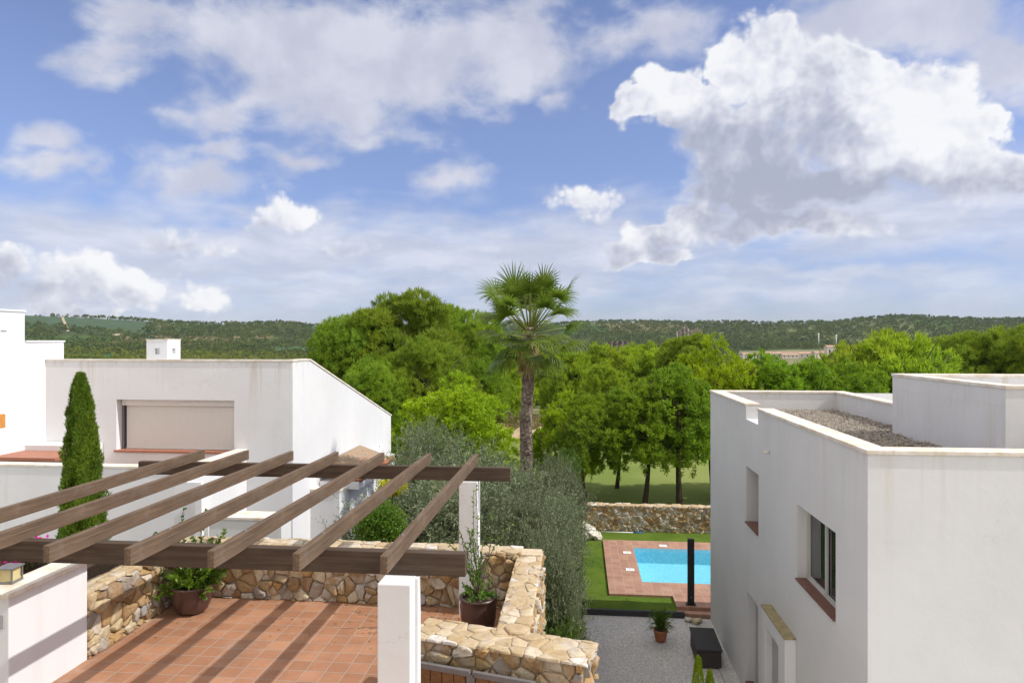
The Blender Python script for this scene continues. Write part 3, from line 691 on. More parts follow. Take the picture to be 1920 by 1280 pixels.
# grass blades stuff on gravel edge omitted; bougainvillea in the planter
t = empty('bougainvillea', (-8.05, 9.0, 1.27), label='magenta flowering bougainvillea in the planter behind the lantern', cat='flowering shrub')
c = sphere_pts(2400, rng)*rng.uniform(.3, 1, (2400, 1))*[.62, .6, .20]+[-.15, 0, .16]
quads_mesh('blossoms', leaves(c, sphere_pts(2400, rng), .06, .05, rng), M['magenta'], t)
c = sphere_pts(1400, rng)*rng.uniform(.2, 1, (1400, 1))*[.6, .6, .18]+[-.1, 0, .10]
quads_mesh('leaves', leaves(c, sphere_pts(1400, rng), .06, .035, rng), M['shrub'], t)
MB().tube([(0, 0, -.05), (.05, 0, .12), (.1, .1, .2)], [.025, .02, .01]).build('stem', M['bark'], t)
t = empty('shrub', (-7.55, 9.25, 1.25), label='small yellow green shrub next to the magenta bougainvillea', cat='shrub')
c = sphere_pts(1500, rng)*rng.uniform(.3, 1, (1500, 1))*[.26, .26, .14]+[0, 0, .10]
quads_mesh('leaves', leaves(c, sphere_pts(1500, rng), .06, .02, rng), M['aleppo_yellow'], t)
MB().tube([(0, 0, -.05), (0, 0, .1)], [.02, .012]).build('stem', M['bark'], t)

# ------------------------------------------------------------------ right house
HX, HY0, HY1, HZ = 3.9, 9.68, 20.78, 2.90
rh = empty('white_house', (HX, HY0, GZ), label='white flat roofed house with gravel roof and recessed side windows', cat='house')
G = -GZ
def L(p): return (p[0]-HX, p[1]-HY0, p[2]-GZ)
HW = HY1-HY0; HT = HZ-GZ
# side skin runs from far to near (U = -Y) so that its normal is -X
ho = [(HY1-16.42, HY1-15.33, .19-GZ, 1.51-GZ, .5), (HY1-12.69, HY1-10.84, .16-GZ, 1.51-GZ), (HY1-16.38, HY1-15.35, .33, 2.47)]
mb = MB(); skin(mb, L((HX, HY1, GZ)), (0, -1, 0), (0, 0, 1), (-1, 0, 0), HW, HT-.30, ho, .22)
nb0, nb1 = HY1-16.44, HY1-15.37     # crenel in the parapet
mb2 = mb
def sidequad(a0, a1, z0, z1): mb.quad((0, HW-a0, z0), (0, HW-a1, z0), (0, HW-a1, z1), (0, HW-a0, z1))
sidequad(0, nb0, HT-.30, HT); sidequad(nb1, HW, HT-.30, HT)
T_ = .30
for a, s_ in ((nb0, 1), (nb1, -1)): mb.quad((0, HW-a, HT-.30), (T_, HW-a, HT-.30), (T_, HW-a, HT), (0, HW-a, HT))
mb.quad((0, HW-nb0, HT-.30), (T_, HW-nb0, HT-.30), (T_, HW-nb1, HT-.30), (0, HW-nb1, HT-.30))
WX = 14.
mb.quad((0, 0, -.2), (WX, 0, -.2), (WX, 0, HT), (0, 0, HT)); mb.quad((WX, HW, -.2), (0, HW, -.2), (0, HW, HT), (WX, HW, HT)); mb.quad((WX, 0, -.2), (WX, HW, -.2), (WX, HW, HT), (WX, 0, HT))
mb.quad((0, HW, -.2), (0, 0, -.2), (0, 0, 0), (0, HW, 0))
RZ = HT-.50     # gravel level
IX = 7.37-HX
# parapet inner faces
mb.quad((T_, T_, RZ), (T_, HW-nb1, RZ), (T_, HW-nb1, HT), (T_, T_, HT)); mb.quad((T_, HW-nb0, RZ), (T_, HW-T_, RZ), (T_, HW-T_, HT), (T_, HW-nb0, HT)); mb.quad((T_, HW-nb1, RZ), (T_, HW-nb0, RZ), (T_, HW-nb0, HT-.30), (T_, HW-nb1, HT-.30))
mb.quad((T_, HW-T_, RZ), (IX, HW-T_, RZ), (IX, HW-T_, HT), (T_, HW-T_, HT)); mb.quad((IX, HW-T_, RZ), (IX, T_, RZ), (IX, T_, HT), (IX, HW-T_, HT)); mb.quad((WX, T_, RZ), (T_, T_, RZ), (T_, T_, HT), (WX, T_, HT))
mb.quad((IX+T_, 0.01, HT-.45), (WX, .01, HT-.45), (WX, HW-.01, HT-.45), (IX+T_, HW-.01, HT-.45)); mb.quad((IX+T_, T_, HT-.45), (IX+T_, HW, HT-.45), (IX+T_, HW, HT), (IX+T_, T_, HT))
mb.build('wall', M['white_house'], rh)
mb = MB()      # heaped roof gravel
nx_, ny_ = 28, 80; X_ = np.linspace(T_, IX, nx_); Y_ = np.linspace(T_, HW-T_, ny_)
vs = [(x, y, RZ+.02+.018*math.sin(x*5+y*3.1)+.015*math.sin(y*7.3-x*2)+random.uniform(-.006, .006)) for y in Y_ for x in X_]
mb.add(vs, [(j*nx_+i, j*nx_+i+1, (j+1)*nx_+i+1, (j+1)*nx_+i) for j in range(ny_-1) for i in range(nx_-1)], True)
mb.build('gravel_roof', M['roofgravel'], rh)
# loose stones on the roof
n = 5200; c = np.stack([rng.uniform(T_+.03, IX-.03, n), rng.uniform(T_+.03, HW-T_-.03, n), np.full(n, RZ+.03)+rng.uniform(0, .02, n)], 1)
vv = []; oct_ = np.array([[1, 0, 0], [0, 1, 0], [-1, 0, 0], [0, -1, 0], [0, 0, 1.]]); 
S = (oct_[None]*rng.uniform(.012, .038, (n, 1, 3)))*rng.uniform(.8, 1.2, (n, 5, 3)); S = S+c[:, None]
T5 = np.stack([S[:, [0, 1, 4]], S[:, [1, 2, 4]], S[:, [2, 3, 4]], S[:, [3, 0, 4]]], 1).reshape(-1, 3, 3)
pb = quads_mesh('roof_pebbles', T5, simple('roof_pebble', (.33, .29, .24), .9, .4, 14), rh, 3); pb['kind'] = 'stuff'
mb = MB(); ov = .025; cz0, cz1 = HT+.001, HT+.06
mb.box(-ov, T_+ov, -ov, HW-nb1-.0, cz0, cz1); mb.box(-ov, T_+ov, HW-nb0, HW+ov, cz0, cz1)
mb.box(T_+ov+.001, WX, -ov, T_+ov, cz0, cz1); mb.box(T_+ov+.001, IX+T_+ov, HW-T_-ov, HW+ov, cz0, cz1); mb.box(IX-ov, IX+T_+ov, T_+ov+.001, HW-T_-ov-.001, cz0, cz1)
mb.build('coping', M['coping'], rh, bevel=.008)
# upper block
BX0, BX1, BY0, BY1, BZ = 6.8-HX, WX-.5, 11.64-HY0, 15.6-HY0, 3.66-GZ
mb = MB(); mb.box(BX0, BX1, BY0, BY1, RZ-.1, BZ-.28)
for x0, x1, y0, y1 in ((BX0, BX0+.25, BY0, BY1), (BX1-.25, BX1, BY0, BY1), (BX0+.25, BX1-.25, BY0, BY0+.25), (BX0+.25, BX1-.25, BY1-.25, BY1)): mb.box(x0, x1, y0, y1, BZ-.279, BZ)
mb.build('roof_block', M['white_house'], rh)
mb = MB()
for x0, x1, y0, y1 in ((BX0-.02, BX0+.27, BY0-.02, BY1+.02), (BX1-.27, BX1+.02, BY0-.02, BY1+.02), (BX0+.271, BX1-.271, BY0-.02, BY0+.27), (BX0+.271, BX1-.271, BY1-.27, BY1+.02)): mb.box(x0, x1, y0, y1, BZ+.001, BZ+.06)
mb.build('block_coping', M['coping'], rh, bevel=.008)
# windows of the side wall
def ly(y): return y-HY0
def window_side(y0, y1, z0, z1, kind):
    x = .40 if kind == 'win' else .16
    if kind == 'slider':
        fr = MB(); w = .055
        fr.box(x, x+.07, y0, y0+w, z0, z1); fr.box(x, x+.07, y1-w, y1, z0, z1); fr.box(x, x+.07, y0+w, y1-w, z0, z0+w); fr.box(x, x+.07, y0+w, y1-w, z1-w, z1)
        ym = (y0+y1)/2; fr.box(x+.01, x+.06, ym-.03, ym+.03, z0+w, z1-w)
        f = fr.build('window', M['alu'], rh, bevel=.004)
        sf = MB()
        for a, b, xx in ((y0+w, ym-.03, x+.005), (ym+.03, y1-w, x+.03)):
            sf.box(xx, xx+.03, a, a+.045, z0+w, z1-w); sf.box(xx, xx+.03, b-.045, b, z0+w, z1-w); sf.box(xx, xx+.03, a+.045, b-.045, z0+w, z0+w+.045); sf.box(xx, xx+.03, a+.045, b-.045, z1-w-.045, z1-w)
        sf.build('sash', M['alu'], f)
        g_ = MB(); g_.quad((x+.045, y0+w, z0+w), (x+.045, y1-w, z0+w), (x+.045, y1-w, z1-w), (x+.045, y0+w, z1-w)); g_.build('pane', M['glass'], f)
    else:
        p_ = MB(); p_.box(x+.04, x+.06, y0, y1, z0, z1); o = p_.build('window' if kind == 'win' else 'door', M['glass'] if kind == 'win' else M['door'], rh)
    s_ = MB(); s_.box(-.035, x-.002, y0+.001, y1-.001, z0+.001, z0+.03); s_.build('sill', M['redtile'], rh)
window_side(ly(15.33), ly(16.42), .19-GZ, 1.51-GZ, 'win')
window_side(ly(10.84), ly(12.69), .16-GZ, 1.51-GZ, 'slider')
window_side(ly(15.35), ly(16.38), .33, 2.47, 'door')
# porch surround standing proud of the wall
mb = MB(); x0 = -.2
for a, b, z0, z1 in ((12.74, 13.15, 0, 2.9), (14.05, 14.3, 0, 2.9), (13.15, 14.05, 2.6, 2.9)): mb.box(x0, -.001, ly(a), ly(b), z0, z1)
mb.build('door_surround', M['white'], rh, bevel=.01)
MB().box(-.06, -.003, ly(13.15), ly(14.05), 0.02, 2.599).build('side_door', M['door'], rh)
MB().box(x0-.02, -.002, ly(12.72), ly(14.32), 2.901, 2.935).build('ochre_coping', M['ochre'], rh, bevel=.01)
mb = MB(); mb.tube([(-.002, ly(14.45), 2.16-GZ), (-.12, ly(14.45), 2.14-GZ)], [.03, .028], 12); mb.build('overflow_pipe', M['coping'], rh)
# concrete strip along the house
mb = MB(); mb.box(3.52, 3.695, 3, 20.7, GZ-.1, GZ+.035); tag(mb.build('wall_plinth_path', M['concrete']), kind='structure')

# ------------------------------------------------------------------ left gable house
GX, GY0, GZT = -8.48, 19.6, 3.80
gh = empty('gabled_house', (GX, GY0, GZ), label='white house with a sloping gable edge and a wide blind covered window', cat='house')
W1 = 8.3; H1 = GZT-GZ
mb = MB()
wx0, wx1, wz0, wz1 = -14.07, -10.30, 1.06, 2.63
skin(mb, (-W1, 0, 0), (1, 0, 0), (0, 0, 1), (0, -1, 0), W1, H1, [(wx0-GX+W1, wx1-GX+W1, wz0-GZ, wz1-GZ)], .42)
yb = 20.9-GY0; ye = 30.3-GY0; ze = 1.0-GZ
def gable(x):
    mb.add([(x, 0, 0), (x, ye, 0), (x, ye, ze), (x, yb, H1), (x, 0, H1)], [(0, 1, 2, 3, 4)])
gable(0); gable(-W1); mb.quad((-W1, ye, 0), (-W1, ye, ze), (0, ye, ze), (0, ye, 0))
mb.quad((-W1, .3, H1-.35), (0, .3, H1-.35), (0, yb, H1-.35), (-W1, yb, H1-.35)); mb.quad((-W1, .3, H1-.35), (-W1, .3, H1), (0, .3, H1), (0, .3, H1-.35))
mb.quad((-W1, yb, H1-.2), (0, yb, H1-.2), (0, ye, ze-.2), (-W1, ye, ze-.2))
mb.quad((-.25, .3, H1-.35), (-.25, yb, H1-.35), (-.25, yb, H1), (-.25, .3, H1)); mb.quad((-.25, yb, H1-.2), (-.25, ye, ze-.2), (-.25, ye, ze), (-.25, yb, H1))
mb.build('wall', M['white_gable'], gh)
mb = MB(); mb.box(-W1, .02, -.025, .32, H1+.001, H1+.055); mb.box(-.28, .02, .321, yb, H1+.001, H1+.055)
for k in range(1): 
    p, q = Vector((-.13, yb, H1+.028)), Vector((-.13, ye+.05, ze+.028)); mb.bar(p, q, .31, .055)
mb.build('coping', M['coping'], gh)
bl = MB(); bx0, bx1, bz0, bz1 = wx0-GX+.02, wx1-GX-.02, wz0-GZ, wz1-GZ
nw = 90; vs = []
for i in range(nw+1):
    x = bx0+.1+(bx1-.03-bx0-.1)*i/nw
    for z in (bz0+.06, bz0+.55, bz1-.2): vs.append((x, .31+(.012*math.sin(i*.95) if z < bz0+.5 else 0), z))
bl.add(vs, [(i*3+k, (i+1)*3+k, (i+1)*3+k+1, i*3+k+1) for i in range(nw) for k in range(2)], True)
b_ = bl.build('blind', M['blind'], gh)
MB().box(bx0, bx1, .2, .36, bz1-.2, bz1-.01).build('blind_cassette', M['blindbox'], gh, bevel=.01)
MB().box(bx0+.1, bx1-.03, .285, .335, bz0+.035, bz0+.075).build('bottom_rail', M['blindbox'], gh)
MB().box(bx0, bx0+.05, .25, .36, bz0+.03, bz1-.2).build('guide_rail', M['greymetal'], gh)
MB().box(wx0-GX-.06, wx1-GX+.02, -.05, .4, bz0-.03, bz0+.03).build('sill', M['redtile2'], gh, bevel=.006)
MB().quad((wx0-GX, .419, bz0), (wx1-GX, .419, bz0), (wx1-GX, .419, bz1), (wx0-GX, .419, bz1)) 
pn = MB(); pn.quad((wx0-GX, .415, bz0), (wx1-GX, .415, bz0), (wx1-GX, .415, bz1), (wx0-GX, .415, bz1)); pn.build('window_glass', M['glass'], gh)
# roof vent stack
cs = MB(); cx, cy = -15.9-GX, 23.8-GY0; z0, z1 = H1-.4, 4.44-GZ
def vent_faces(m_, x0, y0, w, z0, z1):
    hc, hz = w/2, z1-.42
    for O, U, N in (((x0, y0, z0), (1, 0, 0), (0, -1, 0)), ((x0+w, y0, z0), (0, 1, 0), (1, 0, 0)), ((x0+w, y0+w, z0), (-1, 0, 0), (0, 1, 0)), ((x0, y0+w, z0), (0, -1, 0), (-1, 0, 0))):
        skin(m_, O, U, (0, 0, 1), N, w, z1-z0, [(hc-.1, hc+.1, hz-z0-.1, hz-z0+.12)], .12)
    m_.box(x0+.13, x0+w-.13, y0+.13, y0+w-.13, z0, z1-.01)
vent_faces(cs, cx, cy, .82, z0, z1); cs.build('chimney', M['white'], gh)
MB().box(cx-.015, cx+.835, cy-.015, cy+.835, z1, z1+.04).build('chimney_cap', M['coping'], gh)
# side porch with tiled roof
PXW = -7.98-GX; 
mb = MB(); mb.box(.001, .95, 1.35, 5.0, 0, 3.50); mb.box(.001, .5, 5.001, 9.5, 0, 3.35); mb.build('porch_wall', M['white'], gh)
mb = MB(); mb.box(.002, .99, 1.31, 1.75, 3.501, 3.57); mb.build('porch_coping', M['coping'], gh)
tr = MB(); nt_, ns = 110, 16; y0, y1 = 2.1, 6.3; xa, xb, za, zb = .02, 1.32, 4.18, 3.72; vs = []
for i in range(nt_+1):
    y = y0+(y1-y0)*i/nt_; bump = .045*abs(math.sin((y-y0)*math.pi/.19))
    for j in range(ns+1):
        t_ = j/ns; vs.append((xa+(xb-xa)*t_, y, za+(zb-za)*t_+bump+.012*((t_*4) % 1)))
tr.add(vs, [(i*(ns+1)+j, i*(ns+1)+j+1, (i+1)*(ns+1)+j+1, (i+1)*(ns+1)+j) for i in range(nt_) for j in range(ns)], False)
def rooftile():
    m, nt, out = new_mat('aged_roof_tile'); nb = NB(nt); P = pos(nb)
    n1 = nb.noise(P, 3.5, 6, .7); n2 = nb.noise(P, 14, 5, .7)
    c = nb.ramp(n1, [(.3, (.30, .15, .08)), (.5, (.33, .24, .16)), (.7, (.22, .18, .14))])
    c = nb.mix(nb.mapr(n2, .5, .7, 0, .6), c, (.42, .33, .24)); principled(nb, out, c, .9, n2, .4, .02); return m
tr.build('tile_roof', rooftile(), gh)
em = MB()
for k in range(22):
    y = y0+.095+k*.19; em.tube([(xb-.12, y, zb+.02), (xb+.07, y, zb-.01)], [.07, .075], 10)
em.build('eave_tiles', M['terracotta'], gh)
MB().box(.021, xb+.02, y0-.02, y1, zb-.30, zb-.06).build('eave_soffit', M['white'], gh)
wn = MB(); wn.box(.501, .53, 5.6, 9.2, .3, 2.10); wn.build('glazed_doors', M['glass'], gh)
fr = MB()
for y in (5.55, 6.5, 7.4, 8.3, 9.2): fr.box(.501, .56, y, y+.06, .3, 2.15)
fr.box(.501, .56, 5.61, 9.2, 2.101, 2.17); fr.build('door_frame', simple('green_grey_frame', (.10, .13, .12), .5), gh)
gw = MB(); gw.box(.955, .96, 1.6, 2.0, .9, 2.3); gw.build('side_window', M['glass'], gh)

# parapet of the raised patio in front of it
pt = empty('patio_wall', (-9.9, 16.6, GZ), label='plain white rendered patio wall with cream coping below the blind covered window', cat='garden wall')
ph = 1.19-GZ
mb = MB(); mb.box(-14, 0, 0, .28, 0, ph-.06); mb.box(-.28, 0, .281, 2.99, 0, ph-.06); mb.box(-14, -.281, .281, 2.99, 0, ph-.95); mb.build('wall', M['white'], pt)
mb = MB(); mb.box(-14, .03, -.03, .31, ph-.059, ph); mb.box(-.31, .03, .311, 2.98, ph-.059, ph); mb.build('coping', M['coping'], pt, bevel=.01)
mb = MB(); mb.box(-8, -.3, .3, 2.98, ph-.949, ph-.93); mb.build('patio_tiles', M['terrace'], pt)
mb = MB(); mb.box(-7, -4.6, 2.2, 2.98, ph-.94, ph+.13); mb.build('low_wall', M['white'], pt)
mb = MB(); mb.box(-7.05, -4.55, 1.0, 2.19, ph-.10, ph-.02); mb.build('tiled_ledge', M['redtile2'], pt)
# tall white house at the edge
lh = empty('white_house', (-16.4, 14, GZ), label='tall stepped white house wall with an orange beam stub', cat='house')
mb = MB(); mb.box(-6, 0, -9, 4.8, 0, 5.27-GZ); mb.box(-6, -.001, 4.801, 6.35, 0, 4.38-GZ); mb.build('wall', M['white'], lh)
mb = MB(); mb.box(-6, .03, -9, 4.83, 5.271-GZ, 5.33-GZ); mb.box(-6, .03, 4.831, 6.38, 4.381-GZ, 4.43-GZ); mb.build('coping', M['white'], lh, bevel=.008)
MB().box(.001, .45, 3.35, 3.62, 2.0-GZ, 2.38-GZ).build('beam_stub', M['stubwood'], lh, bevel=.01)
MB().box(.001, .006, 3.5, 3.7, 4.68-GZ, 4.73-GZ).build('vent_slot', M['greyflat'], lh)
MB().box(.001, .006, 3.95, 4.15, 4.68-GZ, 4.73-GZ).build('vent_slot', M['greyflat'], lh)
# courtyard wall nearer the terrace
cw = empty('courtyard_wall', (-8.6, 15.2, GZ), label='low white courtyard wall with a flat cream top beyond the terrace parapet', cat='garden wall')
MB().box(0, 1.75, 0, .55, 0, .26-GZ).build('wall', M['white'], cw); MB().box(-.03, 1.78, -.03, .58, .261-GZ, .33-GZ).build('coping', M['coping'], cw, bevel=.01)
cv = empty('stair_wall', (-9.35, 15.9, GZ), label='narrow white stair wall with a curved corner below the patio wall', cat='garden wall')
mb = MB(); mb.box(-.02, .16, 0, .5, 0, .75-GZ); mb.box(-.75, -.021, .3, .42, 0, .9-GZ)
for k in range(5): mb.box(.161, .16+.12*(k+1) if k else .28, .1+.02*k, .2+.02*k, 0, .25-GZ-.12*k)
mb.build('wall', M['white'], cv, bevel=.01)
# slanted lamp by the patio wall
lp = empty('garden_lamp', (-11.3, 14.6, GZ), label='dark blue grey lamp with a slanted flat head in front of the white patio wall', cat='garden lamp')
MB().tube([(0, 0, 0), (0, 0, 4.45)], [.04, .03]).build('pole', M['lampmetal'], lp)
MB().bar((-.42, 0, 4.72), (.05, 0, 4.50), .26, .06).build('lamp_head', M['lampmetal'], lp, bevel=.01)

# ------------------------------------------------------------------ vegetation
def limbs(mb, base, top, r0, r1, n, spread, rng, lean=(0, 0), fork=.45):
    base, top = Vector(base), Vector(top); pts = []; rad = []
    for k in range(9):
        t = k/8; w = math.sin(t*math.pi)*.04*(top-base).length
        pts.append(base.lerp(top, t)+Vector((w*lean[0]+rng.normal(0, .02), w*lean[1], 0))); rad.append(r0+(r1-r0)*t+(r0*.5*(1-t)**6))
    mb.tube(pts, rad, 9)
    ends = []
    for k in range(n):
        t = fork+(1-fork)*rng.uniform(0, 1)**.8; p = base.lerp(top, t); a = rng.uniform(0, 6.28)
        d = Vector((math.cos(a), math.sin(a), rng.uniform(.2, .9))).normalized(); Ln = spread*rng.uniform(.55, 1)
        q = [p, p+d*Ln*.35+Vector((0, 0, .02)), p+d*Ln*.7+Vector((0, 0, Ln*.08)), p+d*Ln+Vector((0, 0, Ln*.22))]
        rr = r1*rng.uniform(.5, .95); mb.tube(q, [rr, rr*.75, rr*.5, rr*.2], 6); ends.append(q[-1])
    return ends
def tuft_crown(rng, lobes, per, L, W, up=.5, inner=.35, flat=.7):
    """lobes: (center, radius) ; needle sprays sit in clumps on each lobe"""
    out = []
    ctr = np.mean([c for c, r in lobes], 0)*[1, 1, .8]
    for c, r in lobes:
        og = np.array(c)-ctr; og = og/max(np.linalg.norm(og), .1)*.35
        k = max(6, int(per*(r**2))); cd = sphere_pts(k, rng); cd[:, 2] = np.where(rng.random(k) < .7, np.abs(cd[:, 2]), cd[:, 2])
        cd = norm(cd); rad = r*(1-inner*.6*rng.random(k)**2)
        cp = np.array(c)+cd*rad[:, None]*[1, 1, flat]
        m = 26; P = np.repeat(cp, m, 0)+rng.normal(0, L*.22, (k*m, 3)); D = norm(np.repeat(cd, m, 0)*.6+np.array([0, 0, up])+rng.normal(0, .55, (k*m, 3)))
        out.append(leaves(P, D, L*rng.uniform(.6, 1.25, k*m), W, rng, .05, np.repeat(cd+og, m, 0), .42))
    return np.concatenate(out)
def crown_lobes(rng, R, H, n, r, base, hemi=.25):
    """lobe centres filling a dome of radius R and height H whose underside is at base"""
    out = []
    for k in range(n):
        d = rng.normal(size=3); d /= np.linalg.norm(d); d[2] = abs(d[2])*(1+hemi)-hemi
        s = rng.uniform(.30, 1)**.35
        out.append(((d[0]*R*s, d[1]*R*s, base+H*(hemi+d[2])/(1+hemi)*s), r*rng.uniform(.65, 1.25)))
    return out
def copy_tree(src, loc, rz, scale, label):
    r = src.copy(); COL.objects.link(r); r.location = loc; r.rotation_euler = (0, 0, rz); r.scale = scale; r['label'] = label
    for ch in src.children:
        c_ = ch.copy(); COL.objects.link(c_); c_.parent = r; c_.matrix_parent_inverse = ch.matrix_parent_inverse.copy()
    return r
# ---- rounded umbrella pines on the golf course edge
def make_pine(seed, mat, R=3.2, H=3.9, base=2.1, n=70, r=.8, per=34, L=.26, W=.06, group=None, label='', trunkmat='barkdark', lean=.3, up=.5, flat=.75, top=None, nl=14):
    rng = np.random.default_rng(seed); t = empty('pine_tree', (0, 0, 0), label=label, cat='pine tree', group=group)
    lob = crown_lobes(rng, R-r*.6, H-r*.5, n, r, base+r*.3)
    quads_mesh('crown', tuft_crown(rng, lob, per, L, W, up, flat=flat), mat, t)
    mb = MB(); limbs(mb, (0, 0, -.5), (lean, .1, base+H*.62), .19*R/3.2, .08*R/3.2, nl, R*.8, rng, (rng.normal(0, 2), 0), .4); mb.build('trunk', M[trunkmat], t)
    return t
GP = 'round crowned pines along the golf lawn'
s1 = make_pine(21, M['stonepine'], 3.75, 5.3, 1.6, 105, .66, 44, .23, .06, GP)
s2 = make_pine(22, M['stonepine_dark'], 2.75, 4.9, 2.35, 70, .62, 42, .23, .058, GP, lean=-.5)
GLZ = -4.25
def put(src, u, d, rz, s, label, first=False, z=None, sz=None):
    p = at(u, d); z = GLZ if z is None else z; sc3 = (s, s, sz or s)
    if first: src.location = (p.x, p.y, z); src.rotation_euler = (0, 0, rz); src.scale = sc3; src['label'] = label; return src
    return copy_tree(src, (p.x, p.y, z), rz, sc3, label)
put(s1, 852, 36, 0, 1.02, 'bright green round pine behind the olive trees and beside the white gable', True, sz=.95)
put(s2, 1101, 34.5, .5, .76, 'pine with a thin straight trunk nearest the hedge end', True, sz=.84)
put(s1, 1062, 37.5, 2.1, .62, 'small bright green pine just to the palm side of the first trunk', sz=.80)
put(s2, 1205, 35, 3.3, .86, 'pine with a leaning trunk behind the boundary wall', sz=.93)
put(s2, 1275, 34.8, 1.3, 1.0, 'pine with a dark upright trunk closest to the white house corner', sz=1.04)
put(s1, 1345, 37, 4.0, .9, 'pine crown rising behind the low corner of the white house', sz=1.22)
put(s2, 1428, 37.5, 5.1, 1.05, 'dark pine crown above the far parapet of the gravel roof', sz=1.13)
put(s2, 1518, 38, 2.2, 1.05, 'pine crown behind the middle of the far roof parapet', sz=1.08)
put(s2, 1600, 38.5, .1, 1.0, 'pine crown against the roof block of the white house', sz=1.05)
put(s2, 1155, 40, 2.9, .70, 'pine crown between the hedge end pine and the leaning pine', sz=.84)
# ---- large Aleppo pines behind
AP = 'large pale green pines beyond the golf lawn'
a1 = make_pine(31, M['aleppo'], 6.4, 10.2, 2., 100, 1.35, 28, .44, .06, AP, trunkmat='bark', up=.75, flat=.85, nl=26)
a2 = make_pine(32, M['aleppo_yellow'], 4.2, 6.5, 1.0, 100, .9, 16, .48, .085, AP, trunkmat='bark', up=.8, flat=.9, nl=20)
def hz(u, d):
    p = at(u, d); return float(height(p.x, p.y))
def put2(src, u, d, vtop, Hm, rz, label, first=False, wide=1.):
    z = hz(u, d); zt = CAMZ-(vtop-637)/F*d; s = (zt-z)/Hm
    return put(src, u, d, rz, s*wide, label, first, z=z, sz=s)
HA1, HA2 = 12.4, 7.9
put2(a1, 758, 60, 556, HA1, 0, 'tallest spreading pine on the skyline beside the white gable', True, 1.08)
put2(a1, 668, 58, 592, HA1, 2., 'broad pine on the house side of the tallest skyline pine', wide=.92)
put2(a1, 868, 66, 582, HA1, 4., 'pine on the skyline between the tallest pine and the palm', wide=.8)
put2(a1, 800, 52, 640, HA1, 5., 'darker lower pine directly in front of the skyline pines', wide=.95)
put2(a1, 700, 50, 680, HA1, 3., 'low pine mass showing just above the sloping gable edge', wide=1.0)
put2(a2, 925, 74, 655, HA2, 1., 'pale pine half hidden behind the palm crown', True, 1.1)
lb = ['yellow green pine first beyond the palm trunk', 'yellow green pine second beyond the palm', 'yellow green pine in the middle of the far pale group', 'yellow green pine under the brown mound',
      'yellow green pine before the end of the far pale group', 'pale pine at the end of the far pale group', 'low pale pine in front of the far pale group']
for i, (u, d, v) in enumerate(((1035, 96, 652), (1075, 88, 655), (1118, 92, 642), (1165, 90, 648), (1205, 94, 640), (1243, 90, 650), (1140, 80, 680))): put2(a2, u, d, v, HA2, i*1.1, lb[i], wide=.9)
lb = ['dark green pine just beyond the pale group', 'yellow green bushy tree above the roof parapet', 'yellow green tree beside the roof block corner', 'tall yellowish tree just behind the roof block', 'mid green tree over the roof block coping',
      'broad green tree above the coping near the picture edge', 'green tree above the coping at the very edge of the view', 'green tree filling the gap between the two broad trees', 'yellowish low tree in front of the valley village']
for i, (u, d, v, w, s) in enumerate(((1290, 70, 632, .8, a1), (1590, 62, 640, .95, a2), (1640, 55, 618, .95, a2), (1700, 52, 626, 1., a2), (1790, 66, 632, .95, a1), (1850, 62, 622, .9, a1), (1935, 60, 618, .9, a1), (1895, 70, 640, 1., a2), (1575, 70, 672, 1., a2))):
    put2(s, u, d, v, HA1 if s is a1 else HA2, i*1.3+.4, lb[i], wide=w)
# dry scrub on the sandy bank behind the palm
n = 26000; uu = rng.uniform(915, 1110, n); dd = rng.uniform(66, 88, n); xs = (uu-960)/F*dd
X = xs*CA-dd*SA; Y = xs*SA+dd*CA; Z = height(X, Y)+rng.uniform(0, .7, n)*(.5+.5*np.sin(X*1.1)*np.cos(Y*.9))
tag(quads_mesh('dry_scrub', leaves(np.stack([X, Y, Z], 1), norm(rng.normal(0, .5, (n, 3))+[0, 0, 1]), .45, .14, rng), M['drygrass']), kind='stuff')
sb = MB()
P_ = [at(u, d) for u, d in ((955, 60), (1065, 60), (1080, 70), (950, 70))]
n1_ = 14; vs = []
for i in range(n1_+1):
    for j in range(7):
        p = at(935+(1070-935)*i/n1_, 60+8*j/6); z = float(height(p.x, p.y))+.1+.5*math.sin(math.pi*j/6)*(1+.5*math.sin(i*1.7))
        if j in (0, 6) or i in (0, n1_): z -= .8
        vs.append((p.x, p.y, z))
sb.add(vs, [(i*7+j, (i+1)*7+j, (i+1)*7+j+1, i*7+j+1) for i in range(n1_) for j in range(6)], True)
tag(sb.build('sandy_bank', simple('sandy_soil', (.50, .38, .24), .95, .2, 2, .5, .05)), kind='structure')

# ---- palm
pm_ = at(990, 22); PZ = 8.8
palm = empty('palm_tree', (pm_.x, pm_.y, GZ-.1), label='tall fan palm with a shaggy trunk standing above the olive trees', cat='palm tree')
rg = np.random.default_rng(77)
core = MB(); pts = [(.0+.06*math.sin(k*.5), 0, PZ*k/16) for k in range(17)]; core.tube(pts, [.205-.03*k/16 for k in range(17)], 16); 
scl = MB()      # old leaf bases wrap the trunk
for k in range(150):
    z = .2+(PZ-.3)*k/150
    for j in range(9):
        a = 2*math.pi*(j/9)+k*.63; rr = .205-.03*z/PZ; c0 = .06*math.sin(z/PZ*16*.5); w = .085; h = .12
        x, y = math.cos(a), math.sin(a); tx, ty = -y, x; ou = rr+rg.uniform(.005, .03)
        zz = z+rg.uniform(-.03, .03)
        scl.add([(c0+x*(rr-.02)+tx*w, y*(rr-.02)+ty*w, zz), (c0+x*(rr-.02)-tx*w, y*(rr-.02)-ty*w, zz), (c0+x*ou-tx*w*.5, y*ou-ty*w*.5, zz+h), (c0+x*ou+tx*w*.5, y*ou+ty*w*.5, zz+h)], [(0, 1, 2, 3)])
